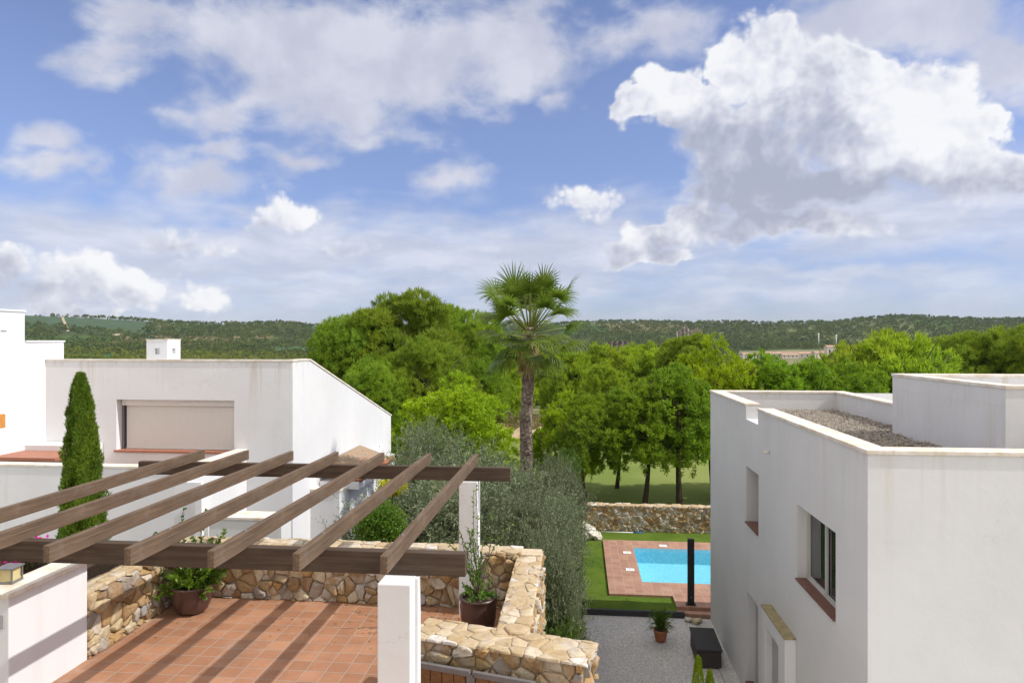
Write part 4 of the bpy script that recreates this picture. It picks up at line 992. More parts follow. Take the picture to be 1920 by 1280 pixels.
core.v += []; b0 = len(core.v); core.v += scl.v; core.f += [tuple(i+b0 for i in f) for f in scl.f]; core.sm += scl.sm
core.build('trunk', M['palmbark'], palm)
def fan(apex, direc, size, droop, rg, nseg=34):
    d = Vector(direc).normalized(); side = d.cross(Vector((0, 0, 1)))
    if side.length < .05: side = Vector((1, 0, 0))
    side.normalize(); nrm = side.cross(d).normalized(); tw = rg.normal(0, .3); side = (side*math.cos(tw)+nrm*math.sin(tw)); nrm = side.cross(d)
    Q = []
    for k in range(nseg):
        a = (k/(nseg-1)-.5)*math.radians(215); L = size*(.62+.38*math.cos(a*.72))*rg.uniform(.9, 1.06)
        dr = (d*math.cos(a)+side*math.sin(a)+nrm*.10*math.cos(a)).normalized(); wv = dr.cross(nrm).normalized()
        p = Vector(apex); w = .012; cur = dr.copy(); segs = 4
        for s_ in range(segs):
            q = p+cur*L/segs; w2 = [.026, .027, .017, .002][s_]
            Q.append([p-wv*w, p+wv*w, q+wv*w2, q-wv*w2]); p, w = q, w2
            cur = (cur+Vector((0, 0, -droop*(.16+.34*s_)))+Vector(rg.normal(0, .03, 3))).normalized()
    return Q
Q = []; st = MB(); top = Vector((.06*math.sin(8), 0, PZ))
nf = 60
for k in range(nf):
    t_ = k/(nf-1); el = math.radians(82-118*t_**1.05)+rg.normal(0, .13); az = k*2.39996+rg.normal(0, .25)
    d = Vector((math.cos(az)*math.cos(el), math.sin(az)*math.cos(el), math.sin(el)))
    L = (1.12+.45*math.sin(math.pi*min(1, t_*1.3))-.2*t_)*rg.uniform(.8, 1.15); p0 = top+Vector((math.cos(az)*.08, math.sin(az)*.08, -.45*t_))
    p1_ = p0+d*L*.6; p2_ = p1_+(d+Vector((0, 0, -.12))).normalized()*L*.4
    st.tube([p0, p1_, p2_], [.026, .017, .011], 5)
    Q += fan(p2_, d+Vector((0, 0, -.05-.15*t_))+Vector(rg.normal(0, .12, 3)), .84*rg.uniform(.85, 1.12), .12+.75*t_, rg, 24)
quads_mesh('crown', np.array(Q, dtype=float), M['palmleaf'], palm)
st.build('leaf_stalks', simple('palm_stalk', (.22, .26, .06), .5), palm)
Q = []
for k in range(9):
    az = k*2.4; el = math.radians(-68)+rg.normal(0, .1); d = Vector((math.cos(az)*math.cos(el), math.sin(az)*math.cos(el), math.sin(el)))
    Q += fan(top+Vector((math.cos(az)*.2, math.sin(az)*.2, -.6-.09*k)), d, .55, .8, rg, 16)
quads_mesh('dry_skirt', np.array(Q, dtype=float), M['dryleaf'], palm)

# ---- olive trees
def make_olive(seed, R, H, nshoot, label, mat='olive', L=.075, W=.021, base=1.2, per=12):
    rng = np.random.default_rng(seed); t = empty('olive_tree', (0, 0, 0), label=label, cat='olive tree', group='olive trees between the terrace and the hedge')
    mb = MB(); 
    for k in range(4):
        a = k*1.6; limbs(mb, (math.cos(a)*.1, math.sin(a)*.1, -.3), (math.cos(a)*R*.35, math.sin(a)*R*.35, H*.75), .09, .03, 9, R*.5, rng, (1.5*math.cos(a), 0), .3)
    mb.build('trunk', M['bark'], t)
    # lobed envelope, shoots leave it upwards and outwards
    nl = 26; lc = sphere_pts(nl, rng)*[R*.68, R*.68, (H-base)*.36]*rng.uniform(.6, 1, (nl, 1))+[0, 0, base+(H-base)*.5]
    li = rng.integers(0, nl, nshoot); sd = sphere_pts(nshoot, rng); sp = lc[li]+sd*(R*.34)*rng.uniform(.35, 1, (nshoot, 1))
    D = norm(sd*.55+np.array([0, 0, .65])+rng.normal(0, .35, (nshoot, 3))); SL = rng.uniform(.25, .75, nshoot)*np.where(rng.random(nshoot) < .13, 1.75, 1)
    P = []; DD = []
    for j in range(per*2):
        f = (j+rng.random(nshoot))/(per*2); bend = np.array([0, 0, -.18])*(f**2)[:, None]
        P.append(sp+D*(SL*f)[:, None]+bend*SL[:, None]); DD.append(norm(D*.75+rng.normal(0, .55, (nshoot, 3))))
    P = np.concatenate(P); DD = np.concatenate(DD)
    quads_mesh('crown', leaves(P, DD, L*rng.uniform(.7, 1.3, len(P)), W, rng), M[mat], t); return t
o1 = make_olive(41, 1.75, 6.0, 3300, '')
o2 = make_olive(42, 1.5, 5.2, 2800, '')
def puto(src, x, y, s, sz, rz, label, first=False):
    if first: src.location = (x, y, GZ); src.rotation_euler = (0, 0, rz); src.scale = (s, s, sz); src['label'] = label; return src
    return copy_tree(src, (x, y, GZ), rz, (s, s, sz), label)
OL = [(o1, 805, 18.5, 768, .78, 0, 'tallest silvery olive tree rising behind the pergola toward the bright pine'), (o2, 900, 17.5, 838, 1.35, 1, 'silvery olive tree behind the rear pergola pillar'),
      (o1, 980, 17., 848, .95, 2.2, 'broad grey green olive tree at the foot of the palm'), (o2, 745, 15.8, 905, 1.0, 3.1, 'low olive tree behind the pergola beside the glazed porch'),
      (o2, 835, 15., 880, 1.3, 4.2, 'dense dark olive tree right behind the stone parapet'), (o1, 985, 14., 905, .72, 5.2, 'olive tree leaning over the outer face of the terrace wall'),
      (o1, 925, 14.2, 890, .95, .7, 'olive tree close behind the parapet corner'), (o2, 1040, 18.5, 850, .62, 2.5, 'far olive tree whose twigs top the hedge'),
      (o2, 1028, 12.4, 985, .46, 1.9, 'small olive tree beside the angled wall end'), (o2, 1036, 15.2, 925, .52, 3.9, 'olive tree spilling over the middle of the hedge')]
for i, (src, u, d, vt, w_, rz, lbl) in enumerate(OL):
    p = at(u, d, vt); puto(src, p.x, p.y, w_, (p.z-GZ)/(5.85 if src is o1 else 5.05), rz, lbl, i < 2)
t = empty('bush', (*at(735, 15.0)[:2], GZ), label='bright lime yellow bush showing between two pergola rafters', cat='bush')
zc = CAMZ-(912-637)/F*15
c = sphere_pts(1500, rng)*rng.uniform(.3, 1, (1500, 1))*[.34, .3, .2]+[0, 0, zc-GZ]
quads_mesh('leaves', leaves(c, sphere_pts(1500, rng), .07, .04, rng), M['lime_leaf'], t); MB().tube([(0, 0, 0), (0, 0, zc-GZ)], [.05, .02]).build('stem', M['bark'], t)
t = empty('leafy_shrub', (*at(712, 13.2)[:2], GZ), label='fresh green leafy shrub at the foot of the olives behind the parapet', cat='shrub')
zc = CAMZ-(985-637)/F*13.2
c = sphere_pts(5000, rng)*rng.uniform(.4, 1, (5000, 1))*[.55, .45, .5]+[0, 0, zc-GZ]
quads_mesh('leaves', leaves(c, norm(sphere_pts(5000, rng)+[0, 0, .4]), .075, .028, rng), M['shrub'], t); MB().tube([(0, 0, 0), (0, 0, zc-GZ)], [.06, .03]).build('stem', M['bark'], t)

# ---- clipped conifer hedge between the plots
def surface_sprays(P, N, rng, L, W, m=1, up=.9, jit=.35):
    D = norm(N*.5+np.array([0, 0, up])+rng.normal(0, jit, P.shape)); return leaves(P, D, L*rng.uniform(.6, 1.3, len(P)), W, rng, 0., N, .5)
hd = empty('hedge', (-.46, 20, GZ), label='tall clipped conifer hedge dividing the olive garden from the gravel yard', cat='hedge')
n = 70000; side = rng.integers(0, 5, n); x = rng.uniform(-.34, .34, n); y = rng.uniform(-8.5, 9, n); z = rng.uniform(0, 1, n)*3.2
N = np.zeros((n, 3))
x = np.where(side <= 2, .34+.07*np.sin(y*2.3)+.06*np.sin(y*5.1+z*3), x); N[side <= 2] = (1, 0, 0)
m_ = side == 3; z = np.where(m_, 3.2+.12*np.sin(y*3)+rng.uniform(-.1, .1, n), z); N[m_] = (0, 0, 1)
m_ = side == 4; y = np.where(m_, -8.5, y); N[m_] = (0, -1, 0)
P = np.stack([x, y, z], 1)+N*rng.normal(0, .05, (n, 1)); P[:, :2] += rng.normal(0, .02, (n, 2))
zt = np.interp(P[:, 1], [-8.5, 0, 9], [0, 0, .25]); P[:, 2] *= 1+zt*.3
quads_mesh('foliage', surface_sprays(P, N, rng, .10, .03), M['hedge'], hd)
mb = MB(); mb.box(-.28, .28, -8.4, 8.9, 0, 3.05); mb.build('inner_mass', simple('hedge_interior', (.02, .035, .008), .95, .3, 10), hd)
# small conifer tips near the storage box
for i, (u, v, w) in enumerate(((1309, 1232, .05), (1331, 1258, .045))):
    d = 11.5; p = at(u, d, v); t = empty('young_cypress', (p.x, p.y, p.z-1.2), label=['taller pale conifer tip in front of the storage box', 'shorter pale conifer tip in front of the storage box'][i], cat='conifer', group='young conifers below the house wall')
    n = 3000; z = rng.uniform(0, 1, n)**.8; a = rng.uniform(0, 6.28, n); r_ = .16*(1-z)**.7+.01
    P = np.stack([np.cos(a)*r_, np.sin(a)*r_, z*1.2], 1); N = np.stack([np.cos(a), np.sin(a), 0*a], 1)
    quads_mesh('foliage', surface_sprays(P, N, rng, .05, .014, up=1.6), M['aleppo_yellow'], t); MB().tube([(0, 0, -2.4-.25*i), (0, 0, 1.1)], [.03, .006]).build('stem', M['bark'], t)
# ---- columnar cypress
cp = at(150, 13); cyp = empty('cypress_tree', (cp.x, cp.y, -1.6), label='tall narrow columnar cypress in front of the white patio wall', cat='cypress tree')
n = 62000; rg = np.random.default_rng(9); Ht = 3.78+1.6; z = rg.random(n)**.92; a = rg.uniform(0, 6.28, n)
prof = np.interp(z, [0, .15, .35, .55, .72, .86, .95, 1], [.36, .42, .385, .335, .265, .19, .115, .03])
prof = prof*(1+.12*np.sin(a*5+z*9)+.10*np.sin(a*7-z*27)+.09*np.sin(z*55+a*3)+.06*np.sin(z*120-a*4)+.05*rg.normal(0, 1, n)*(rg.random(n) < .15))
rr = prof*(1-.25*rg.random(n)**2); P = np.stack([np.cos(a)*rr+.05*np.sin(z*3), np.sin(a)*rr, z*Ht], 1); N = np.stack([np.cos(a), np.sin(a), 0*a], 1)
quads_mesh('crown', surface_sprays(P, N, rg, .075, .02, up=1.3, jit=.45), M['cypress'], cyp)
MB().tube([(0, 0, -2.3), (0, 0, 2), (0.04, 0, Ht-.3)], [.1, .06, .02]).build('trunk', M['bark'], cyp)
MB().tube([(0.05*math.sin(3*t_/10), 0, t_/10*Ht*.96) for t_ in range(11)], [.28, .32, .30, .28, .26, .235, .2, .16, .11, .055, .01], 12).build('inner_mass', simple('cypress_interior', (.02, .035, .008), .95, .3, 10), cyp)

# ------------------------------------------------------------------ far woods, fields, village
def scatter_woods(name, n, r0, r1, hmin, hmax, seed, mat, k=26, dens=None, p=.5):
    rng = np.random.default_rng(seed)
    uu = rng.uniform(-120, 2040, n); rr = r0*(r1/r0)**(rng.random(n)**p); xs = (uu-960)/F*rr
    X = xs*CA-rr*SA; Y = xs*SA+rr*CA
    if dens is not None:
        keep = dens(X, Y, uu, rr, rng); X, Y, rr = X[keep], Y[keep], rr[keep]
    n = len(X); Z = height(X, Y); h = rng.uniform(hmin, hmax, n); w = h*rng.uniform(.38, .62, n)
    d = sphere_pts(n*k, rng).reshape(n, k, 3); d[..., 2] = np.abs(d[..., 2])*1.0-.15
    C = np.stack([X, Y, Z+h*.35], 1)[:, None]+d*np.stack([w, w, h*.62], 1)[:, None]*rng.uniform(.7, 1, (n, k, 1))
    dd = norm(d+rng.normal(0, .5, d.shape)+[0, 0, .3]).reshape(-1, 3); Lf = np.repeat(h*.42, k)
    return tag(quads_mesh(name, leaves(C.reshape(-1, 3)-dd*Lf[:, None]*.4, dd, Lf, Lf*.6, rng), mat), kind='stuff')
def field_mask(X, Y, u, r):
    f = np.zeros(len(X), bool)
    for (u0, u1, r0, r1) in FIELDS: f |= (u > u0) & (u < u1) & (r > r0) & (r < r1)
    return f
FIELDS = [(20, 272, 1385, 1610), (500, 596, 1110, 1235), (1385, 1575, 560, 1150), (1040, 1160, 300, 420)]
def dens_far(X, Y, u, r, rng):
    gaps = wav(X, Y, 210)+rng.normal(0, .4, len(X)) > -1.15
    return gaps & ~field_mask(X, Y, u, r)
scatter_woods('far_woods', 15000, 1000, 2050, 5, 11, 61, M['woods'], 22, dens_far, .8)
scatter_woods('valley_woods', 6500, 260, 1050, 5, 9.5, 62, leaf_mat('valley_foliage', (.06, .10, .014), (.11, .165, .018), (.19, .25, .028), .3, .9, .6, .02), 34, dens_far, .55)
scatter_woods('near_woods', 900, 105, 300, 4, 7, 63, M['aleppo'], 90, lambda X, Y, u, r, g: (wav(X, Y, 60) > -.8) & ~((u > 1360) & (u < 1560)), .6)
def field(name, u0, u1, r0, r1, col, rows):
    mb = MB(); nu, nr = 26, 22; vs = []
    for i in range(nu+1):
        for j in range(nr+1):
            r = r0+(r1-r0)*j/nr; u = u0+(u1-u0)*i/nu+8*math.sin(j*.7+u0); p = at(u, r); vs.append((p.x, p.y, float(height(p.x, p.y))+.5))
    mb.add(vs, [(i*(nr+1)+j, (i+1)*(nr+1)+j, (i+1)*(nr+1)+j+1, i*(nr+1)+j+1) for i in range(nu) for j in range(nr)], True)
    m, nt, out = new_mat(name+'_surface'); nb = NB(nt); P = pos(nb)
    w = nb.n('ShaderNodeTexWave', i_Scale=rows, bands_direction='X'); w.inputs['Distortion'].default_value = .5; nb.l(P, w.inputs['Vector'])
    c = nb.mix(nb.math('MULTIPLY', w.outputs['Fac'], .5), col, tuple(x*.6 for x in col)); c = nb.mix(nb.mapr(nb.noise(P, .03, 4), .45, .65, 0, .5), c, tuple(x*1.5 for x in col))
    principled(nb, out, c, .95); tag(mb.build(name, m), kind='structure')
field('vineyard_field', 15, 290, 1330, 1640, (.030, .068, .020), .12)
field('valley_field', 480, 612, 1080, 1260, (.028, .09, .02), .12)
field('dry_field', 1385, 1575, 560, 1150, (.15, .15, .055), .05)
def track(name, pts, w, col=(.36, .29, .19)):
    mb = MB(); vs = []
    P = [at(u, r) for u, r in pts]; Pn = []
    for a, b in zip(P, P[1:]):
        for k in range(8): Pn.append(a.lerp(b, k/8))
    Pn.append(P[-1])
    for i, p in enumerate(Pn):
        d = (Pn[min(i+1, len(Pn)-1)]-Pn[max(i-1, 0)]); d.z = 0; d.normalize(); s_ = Vector((-d.y, d.x, 0))
        for q in (p-s_*w, p+s_*w): vs.append((q.x, q.y, float(height(q.x, q.y))+1.3))
    mb.add(vs, [(2*i, 2*i+1, 2*i+3, 2*i+2) for i in range(len(Pn)-1)], True); tag(mb.build(name, simple(name+'_earth', col, .95, .15, .1)), kind='structure')
track('dirt_track', [(128, 1330), (124, 1400), (119, 1480), (116, 1645)], 2.5); track('dirt_track', [(60, 1650), (130, 1660), (210, 1650)], 6.)
track('dirt_track', [(215, 1340), (228, 1330)], 10.); track('dirt_track', [(330, 940), (450, 980), (560, 1060)], 3.)
# pale cut cliffs in the ridge
def bluff(u, d, v0, v1, w, label, col):
    p = at(u, d); z0 = CAMZ-(v1-637)/F*d; z1 = CAMZ-(v0-637)/F*d; W = w/F*d; rg = random.Random(int(u)); mb = MB(); vs = []
    nx, nz = 24, 7
    for i in range(nx+1):
        for j in range(nz+1):
            a = i/nx-.5; hgt = (z1-z0)*(1-(2*a)**2*.5)*rg.uniform(.55, 1.05); vs.append((a*W+rg.uniform(-.6, .6), -14*(1-j/nz)+rg.uniform(-2, 2)-6*math.sin(i*1.3), hgt*j/nz))
    n0 = len(vs)
    mb.add(vs, [(i*(nz+1)+j, (i+1)*(nz+1)+j, (i+1)*(nz+1)+j+1, i*(nz+1)+j+1) for i in range(nx) for j in range(nz)])
    bk = [(v[0], v[1]+30, v[2]*.6) for v in vs[nz::nz+1]]; tp = vs[nz::nz+1]
    mb.add(tp+bk, [(i, i+1, len(tp)+i+1, len(tp)+i) for i in range(nx)])
    o = mb.build('rock_bluff', simple('bluff_rock', col, .95, .3, .25, .6, 1.), None); o.location = (p.x, p.y, z0); return tag(o, label, 'cliff', kind=None)
bluff(1284, 1500, 612, 634, 34, 'pale cut rock face breaking the wooded ridge beyond the pale pines', (.30, .26, .20))
bluff(1308, 1490, 613, 630, 18, 'smaller cream rock face beside the larger cut in the ridge', (.36, .30, .19))
bluff(1158, 900, 634, 652, 50, 'bare brown mound above the yellow green pines', (.10, .075, .055))
# village
wl = simple('village_render', (.62, .56, .50), .9, .15, .4); rf = simple('village_roof', (.42, .27, .19), .9, .2, .4)
def cottage(u, d, w, dp, h, rz, label, wm=wl, floors=1):
    p = at(u, d); z = float(height(p.x, p.y))+.3; t = empty('village_house', (p.x, p.y, z), rz, label=label, cat='house', group='small houses in the far valley')
    MB().box(-w/2, w/2, -dp/2, dp/2, -2, h).build('wall', wm, t)
    mb = MB(); e = .5; mb.add([(-w/2-e, -dp/2-e, h), (w/2+e, -dp/2-e, h), (w/2+e, dp/2+e, h), (-w/2-e, dp/2+e, h), (-w/2-e, 0, h+dp*.22), (w/2+e, 0, h+dp*.22)], [(0, 1, 5, 4), (2, 3, 4, 5), (0, 4, 3), (1, 2, 5), (3, 2, 1, 0)]); mb.build('roof', rf, t)
    k = max(2, int(w/5))
    for i in range(k):
        x = -w/2+w*(i+.5)/k; MB().box(x-.7, x+.7, -dp/2-.06, -dp/2-.001, h*.35, h*.75).build('window', M['blackmetal'], t)
wl2 = simple('village_white', (.78, .76, .74), .8, .05, .4)
cottage(1412, 905, 16, 9, 7, .1, 'white village house nearest the dry field', wl2); cottage(1434, 915, 18, 9, 8, -.1, 'longer white village house next along', wl2); cottage(1398, 930, 12, 8, 6, .3, 'low cream village house at the near end of the row')
cottage(1455, 935, 12, 8, 6, 0, 'small beige village house behind the white pair'); cottage(1480, 925, 22, 10, 5, .05, 'long low beige barn in the middle of the village'); cottage(1508, 930, 14, 9, 6, -.2, 'beige village house after the long barn')
cottage(1535, 915, 15, 9, 8, .2, 'beige two storey house near the end of the village'); cottage(1556, 930, 12, 10, 14, .1, 'tall pale house at the end of the village'); cottage(1765, 700, 16, 8, 5, .1, 'lone pale building between the two big trees')
cottage(1502, 1010, 70, 5, 3.5, .02, 'very long low wall like building above the village')
for i, (u, v) in enumerate(((1535, 624), (1568, 627))):
    d = 1200; p = at(u, d, v); p.z -= 9; t = empty('mast', p, label=['white mast rising above the village centre', 'white mast rising above the end of the village'][i], cat='mast', group='white masts above the village')
    MB().tube([(0, 0, -12), (0, 0, 9)], [1., .8], 8).build('pole', wl2, t); MB().box(-1.4, 1.4, -.8, .8, 6, 8).build('panel', wl2, t)
d = 1900; p = at(1500, d, 614); t = empty('pylon', p, label='thin lattice electricity pylon on the ridge skyline', cat='pylon')
mb = MB(); Hh = 22
for sx in (-1, 1):
    for sy in (-1, 1): mb.bar((sx*2.6, sy*2.6, -8), (sx*.5, sy*.5, Hh), .5, .5)
for k in range(6):
    z = k*Hh/6; w = 2.6-2.1*(z+8)/(Hh+8); w2 = 2.6-2.1*(z+8+Hh/6)/(Hh+8); mb.bar((-w, -w, z), (w2, -w2, z+Hh/6), .25, .25); mb.bar((w, -w, z), (-w2, -w2, z+Hh/6), .25, .25)
pm2 = simple('pylon_steel', (.18, .19, .20), .6); mb.build('tower', pm2, t)
for z in (14, 18): MB().bar((-5, 0, z), (5, 0, z), .5, .5).build('crossarm', pm2, t)

HZ_ = MB(); HZ_.box(-9300, 9300, -9300, 9300, -60, 95)
hm, hnt, hout = new_mat('haze_air'); hv = hnt.nodes.new('ShaderNodeVolumePrincipled'); hv.inputs['Color'].default_value = (.82, .90, 1, 1); hv.inputs['Density'].default_value = .00005; hv.inputs['Anisotropy'].default_value = .2
hnt.links.new(hv.outputs[0], hout.inputs['Volume']); tag(HZ_.build('haze', hm), kind='stuff')
# ------------------------------------------------------------------ sky, sun, camera
SD = Vector((.965, -.125, 1.)).normalized(); EL = math.asin(SD.z); AZ = math.atan2(SD.x, SD.y)
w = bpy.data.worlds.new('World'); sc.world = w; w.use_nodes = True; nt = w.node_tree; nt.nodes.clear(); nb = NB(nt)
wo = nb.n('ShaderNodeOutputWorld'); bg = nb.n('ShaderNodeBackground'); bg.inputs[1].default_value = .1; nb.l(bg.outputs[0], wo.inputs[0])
sky = nb.n('ShaderNodeTexSky', sky_type='NISHITA'); sky.sun_disc = False; sky.sun_elevation = EL; sky.sun_rotation = AZ; sky.air_density = 1.0; sky.dust_density = .2; sky.ozone_density = 2.0
P_ = nb.n('ShaderNodeTexCoord').outputs['Generated']; s3 = nb.n('ShaderNodeSeparateXYZ'); nb.l(P_, s3.inputs[0])
tint = nb.mix(nb.mapr(s3.outputs[2], -.05, .36), (.49, .545, .84), (1.04, .92, 1.05)); skyc = nb.mix(1., sky.outputs[0], tint, 'MULTIPLY')
# unseen broken cloud added overhead and behind the view as bright neutral fill
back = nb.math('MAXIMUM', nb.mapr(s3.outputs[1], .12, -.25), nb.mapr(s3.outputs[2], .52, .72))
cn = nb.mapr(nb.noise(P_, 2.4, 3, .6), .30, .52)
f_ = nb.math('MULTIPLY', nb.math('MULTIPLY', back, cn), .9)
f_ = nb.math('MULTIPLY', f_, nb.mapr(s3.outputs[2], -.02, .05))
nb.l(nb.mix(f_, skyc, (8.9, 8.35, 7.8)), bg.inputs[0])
# the clouds in front: a distant sheet carrying cloud thickness and painted-in shade and sunlight
CUM = [(1235, 165, 60, 55), (1205, 195, 45, 40), (1290, 190, 90, 75), (1370, 120, 60, 100), (1430, 110, 95, 90), (1480, 170, 120, 120), (1540, 240, 150, 130), (1640, 170, 90, 80), (1720, 180, 110, 85), (1790, 260, 95, 95),
       (1660, 280, 190, 110), (1420, 270, 150, 90), (1260, 225, 80, 35), (1865, 235, 42, 38), (1885, 320, 90, 60), (1600, 130, 70, 60), (1340, 260, 120, 70), (1450, 330, 110, 80), (1350, 330, 70, 60), (1560, 345, 210, 48), (1400, 380, 60, 50), (1800, 330, 110, 60),
       (1310, 405, 70, 52), (1240, 440, 80, 42), (1370, 435, 95, 42), (1180, 480, 85, 30), (1295, 345, 60, 24, .4), (1105, 385, 75, 50, .42), (1255, 490, 75, 16), (1500, 415, 260, 35),
       (545, 408, 75, 46, .6), (485, 432, 100, 30, .5), (400, 462, 70, 36, .5), (330, 448, 90, 32, .4), (285, 435, 60, 26, .35), (160, 520, 110, 52, .7), (70, 550, 130, 55, .7), (265, 540, 100, 45, .6), (0, 500, 70, 55), (375, 566, 80, 36, .32), (650, 458, 90, 20, .3), (110, 585, 130, 22)]
GREY = [(1300, 260, 130, 45, .7), (1380, 310, 130, 90, .9), (1480, 250, 90, 110, 1.), (1455, 350, 120, 60, 1.), (1560, 365, 200, 42, 1.25), (1700, 350, 160, 30, .9), (1530, 170, 60, 70, .5), (1240, 470, 120, 20, .8), (1210, 475, 60, 22, .5), (1400, 400, 110, 70, .7), (1640, 420, 320, 50, .45),
        (500, 445, 110, 16, .9), (340, 455, 100, 26, .8), (280, 437, 50, 20, .7), (110, 560, 150, 24, .75), (30, 520, 60, 30, .45), (650, 458, 70, 16, .9), (1105, 405, 60, 24, .5), (420, 480, 60, 14, .5), (1900, 370, 120, 50, .5)]
BRIGHT = [(1720, 200, 170, 100, 1.), (1660, 300, 130, 45, 1.0), (1500, 150, 60, 40, .5), (1260, 180, 60, 40, .4), (1240, 140, 70, 50, .8), (1410, 90, 90, 60, .6), (1330, 385, 60, 40, .9), (550, 400, 50, 24, .9), (410, 460, 40, 18, .7), (1200, 165, 45, 45, .7), (160, 495, 80, 26, .6), (260, 525, 60, 24, .6), (1830, 240, 80, 50, .7), (1480, 130, 80, 60, .5)]
SOFT = [(560, 50, 320, 100, 1.), (760, 110, 300, 120, 1.1), (950, 90, 170, 120, 1.05), (480, 190, 190, 60, .85), (610, 210, 170, 60, .95), (290, 25, 130, 60, .85), (1180, 70, 150, 62, .8), (1730, 30, 260, 80, 1.), (1900, 110, 120, 70, .85), (85, 262, 75, 28, .8), (95, 300, 80, 18, .55), (180, 105, 85, 36, .55), (210, 135, 60, 20, .5),
        (365, 335, 95, 30, .65), (560, 295, 55, 16, .55), (890, 210, 70, 32, .5), (1050, 200, 45, 22, .5), (855, 345, 50, 20, .45), (400, 280, 120, 22, .45), (700, 250, 120, 24, .5), (330, 210, 60, 30, .55), (1560, 60, 100, 60, .7)]
VEIL = [(350, 500, 520, 60, .9), (750, 540, 420, 40, .6), (520, 465, 620, 70, .95), (900, 490, 420, 80, .9), (100, 440, 320, 70, .75), (1650, 410, 420, 70, 1.), (1560, 514, 240, 20, .8), (1880, 350, 160, 90, .9), (150, 560, 300, 50, .7), (1150, 470, 300, 70, .7), (1500, 540, 500, 30, .35), (600, 550, 400, 40, .4)]
def field_of(lst, U, V, soft=False):
    r = np.full(U.shape, -2.)
    for t in lst:
        u, v, rx, ry = t[:4]; g = t[4] if len(t) > 4 else 1.
        dd = np.sqrt(((U-u)/rx)**2+((V-v)/ry)**2); f = g*np.exp(-dd**2*.9) if soft else g*(1-dd)
        h = .10; k = np.clip(.5+.5*(f-r)/h, 0, 1) if not soft else None
        r = (np.maximum(r, 0)+f) if soft else (r*(1-k)+f*k+h*k*(1-k))
    return r
rd = 14000.; azs = np.radians(np.arange(-58, 58.01, .28)); els = np.radians(np.arange(-.4, 40, .28))
AZg, ELg = np.meshgrid(azs, els, indexing='ij'); wa = AZg-A
Vx = np.stack([np.sin(wa)*np.cos(ELg), np.cos(wa)*np.cos(ELg), np.sin(ELg)], -1)
Ug = 960+F*np.tan(AZg); Vg = 637-F*np.tan(ELg)/np.cos(AZg)
_q = np.random.default_rng(4)
def wob(U, V):
    r = 0
    for lam, am in ((260, 16), (120, 12), (60, 8), (32, 5)):
        for i in range(6):
            t = _q.uniform(0, 6.28); r = r+am*.30*np.sin((U*math.cos(t)+1.3*V*math.sin(t))*6.28/(lam*_q.uniform(.7, 1.4))+_q.uniform(0, 6.28))
    return r
Ug, Vg = Ug+wob(Ug, Vg), Vg+.75*wob(Ug, Vg)
n_, k_ = AZg.shape; I, J = np.meshgrid(np.arange(n_-1), np.arange(k_-1), indexing='ij')
fs = np.stack([I*k_+J, (I+1)*k_+J, (I+1)*k_+J+1, I*k_+J+1], -1).reshape(-1, 4)
me = bpy.data.meshes.new('clouds'); me.from_pydata((Vx*rd).reshape(-1, 3).tolist(), [], fs.tolist()); me.polygons.foreach_set('use_smooth', [True]*len(fs))
edge = np.clip((math.radians(57)-np.abs(AZg))/.12, 0, 1)*np.clip((math.radians(39)-ELg)/.08, 0, 1)
for nm, val in (('cum', field_of(CUM, Ug, Vg)), ('grey', field_of(GREY, Ug, Vg, True)-.8*field_of(BRIGHT, Ug, Vg, True)), ('soft', field_of(SOFT, Ug, Vg)), ('veil', field_of(VEIL, Ug, Vg)), ('edge', edge)):
    at_ = me.attributes.new(nm, 'FLOAT', 'POINT'); at_.data.foreach_set('value', np.maximum(val, -2).reshape(-1).astype(np.float32))
cm, nt2, out2 = new_mat('cloud_sheet'); nb = NB(nt2)
def att(n): return nb.n('ShaderNodeAttribute', attribute_name=n).outputs['Fac']
D0_ = nb.vmath('NORMALIZE', pos(nb))
wz = nb.vmath('SCALE', nb.vmath('SUBTRACT', nb.noise(D0_, 9., 3, .55, col=True), (.5, .5, .5)), .035); Dw = nb.vmath('ADD', D0_, wz)
def puff(vec):
    vo = nb.n('ShaderNodeTexVoronoi', feature='F1', i_Scale=15.); vo.inputs['Detail'].default_value = 2.; vo.inputs['Roughness'].default_value = .6; vo.inputs['Lacunarity'].default_value = 2.6
    nb.l(vec, vo.inputs['Vector'])
    return nb.math('ADD', nb.math('MULTIPLY', nb.math('SUBTRACT', .46, vo.outputs['Distance']), .75), nb.math('MULTIPLY', nb.math('SUBTRACT', nb.noise(vec, 11., 7, .56), .5), 1.7))
LO = (.016, .0, .020)
q0 = puff(Dw); q1 = puff(nb.vmath('ADD', Dw, LO))
cumA = att('cum'); f0 = nb.math('ADD', nb.math('MULTIPLY_ADD', cumA, 1.85, .36), q0)
gp = nb.math('MINIMUM', nb.math('MAXIMUM', att('grey'), 0.), 1.)
tt = nb.math('DIVIDE', nb.math('SUBTRACT', f0, .02), nb.math('MULTIPLY_ADD', gp, .5, .52), clamp=True)
ca = nb.math('MULTIPLY', nb.math('MULTIPLY', nb.math('MULTIPLY', tt, tt), nb.math('SUBTRACT', 3., nb.math('MULTIPLY', tt, 2.))), .95)
dsh = nb.math('SUBTRACT', q1, q0)
shade = nb.math('ADD', nb.math('MULTIPLY_ADD', att('grey'), .62, nb.math('MULTIPLY', nb.math('SUBTRACT', nb.noise(Dw, 6., 4, .55), .5), 1.7)), nb.math('MULTIPLY', dsh, 1.3))
lit = nb.mapr(shade, -.75, 1.15, 1., 0., False)
lit = nb.math('ADD', lit, nb.mapr(f0, .1, 1.1, .30, 0), clamp=True)
ccol = nb.ramp(lit, [(0, (.30, .32, .40)), (.25, (.36, .38, .46)), (.5, (.47, .485, .55)), (.75, (.60, .61, .65)), (1, (.69, .69, .70))])
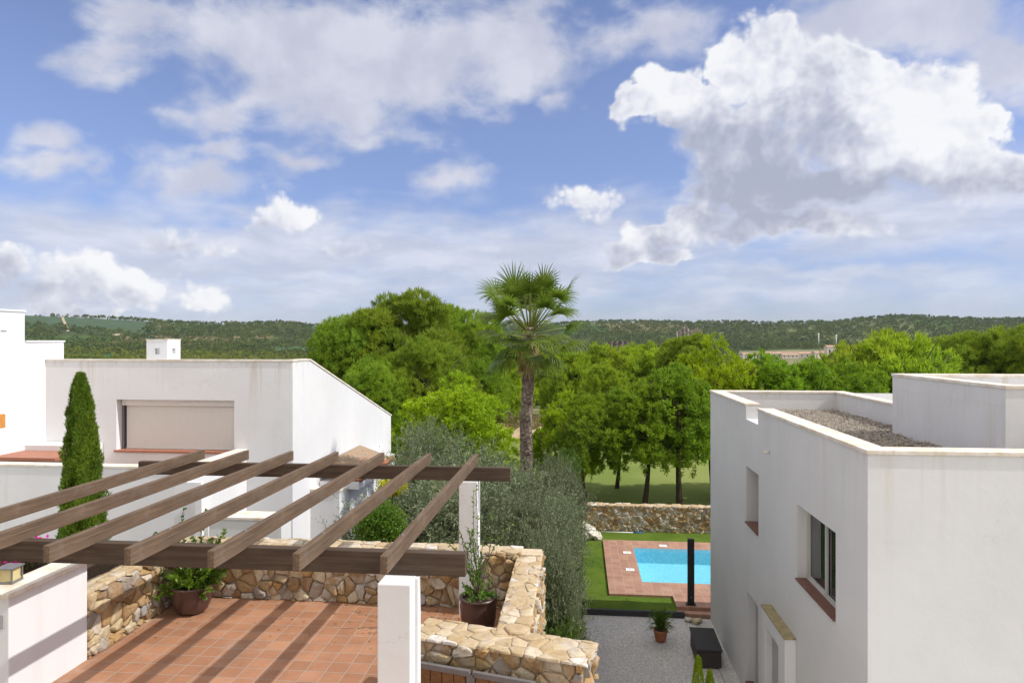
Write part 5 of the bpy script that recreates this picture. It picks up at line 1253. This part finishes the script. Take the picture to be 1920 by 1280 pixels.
fs_ = nb.math('ADD', att('soft'), nb.math('MULTIPLY', nb.math('SUBTRACT', nb.noise(nb.vmath('MULTIPLY', Dw, (1, 1, 1.6)), 8., 8, .58, .2), .5), 2.7))
sa = nb.math('MULTIPLY', nb.mapr(fs_, -.30, .62), .88)
scol = nb.mix(nb.mapr(nb.noise(Dw, 10, 5), .35, .65), (.41, .42, .50), (.53, .54, .60))
fv = nb.math('ADD', att('veil'), nb.math('MULTIPLY', nb.math('SUBTRACT', nb.noise(nb.vmath('MULTIPLY', Dw, (1, 1, 5)), 7., 7, .55), .5), 1.5))
va = nb.math('MULTIPLY', nb.mapr(fv, -.60, .75), .84)
c = nb.mix(sa, nb.mix(nb.mapr(nb.noise(nb.vmath('MULTIPLY', Dw, (1, 1, 4)), 9., 5), .35, .7), (.42, .445, .53), (.55, .565, .63)), scol); c = nb.mix(ca, c, ccol)
keep = nb.math('MULTIPLY', nb.math('MULTIPLY', nb.math('SUBTRACT', 1., ca), nb.math('SUBTRACT', 1., sa)), nb.math('SUBTRACT', 1., va))
alpha = nb.math('MULTIPLY', nb.math('SUBTRACT', 1., keep), att('edge'))
em = nb.n('ShaderNodeEmission'); nb.l(c, em.inputs[0]); tp = nb.n('ShaderNodeBsdfTransparent'); mx = nb.n('ShaderNodeMixShader')
nb.l(alpha, mx.inputs[0]); nb.l(tp.outputs[0], mx.inputs[1]); nb.l(em.outputs[0], mx.inputs[2]); nb.l(mx.outputs[0], out2.inputs[0])
cm.cycles.emission_sampling = 'NONE'; me.materials.append(cm); co2 = bpy.data.objects.new('clouds', me); link(co2); tag(co2, kind='stuff')

sun = bpy.data.lights.new('sun', 'SUN'); sun.energy = 2.95; sun.angle = math.radians(.53); sun.color = (1., .965, .92)
so = bpy.data.objects.new('sun', sun); link(so); so.rotation_euler = SD.to_track_quat('Z', 'Y').to_euler(); so.location = SD*50
cam = bpy.data.cameras.new('camera'); cam.lens = 24; cam.sensor_width = 36; cam.clip_end = 20000; cam.shift_y = -3/1920
co_ = bpy.data.objects.new('camera', cam); link(co_); co_.location = (0, 0, CAMZ); co_.rotation_euler = (math.radians(90), 0, A); sc.camera = co_
sc.view_settings.view_transform = 'Standard'; sc.view_settings.look = 'None'; sc.view_settings.exposure = .5; sc.view_settings.gamma = 1.
sc.cycles.max_bounces = 6; sc.cycles.transparent_max_bounces = 8; sc.cycles.use_denoising = True
try: w.cycles.sampling_method = 'MANUAL'; w.cycles.sample_map_resolution = 512
except Exception: pass
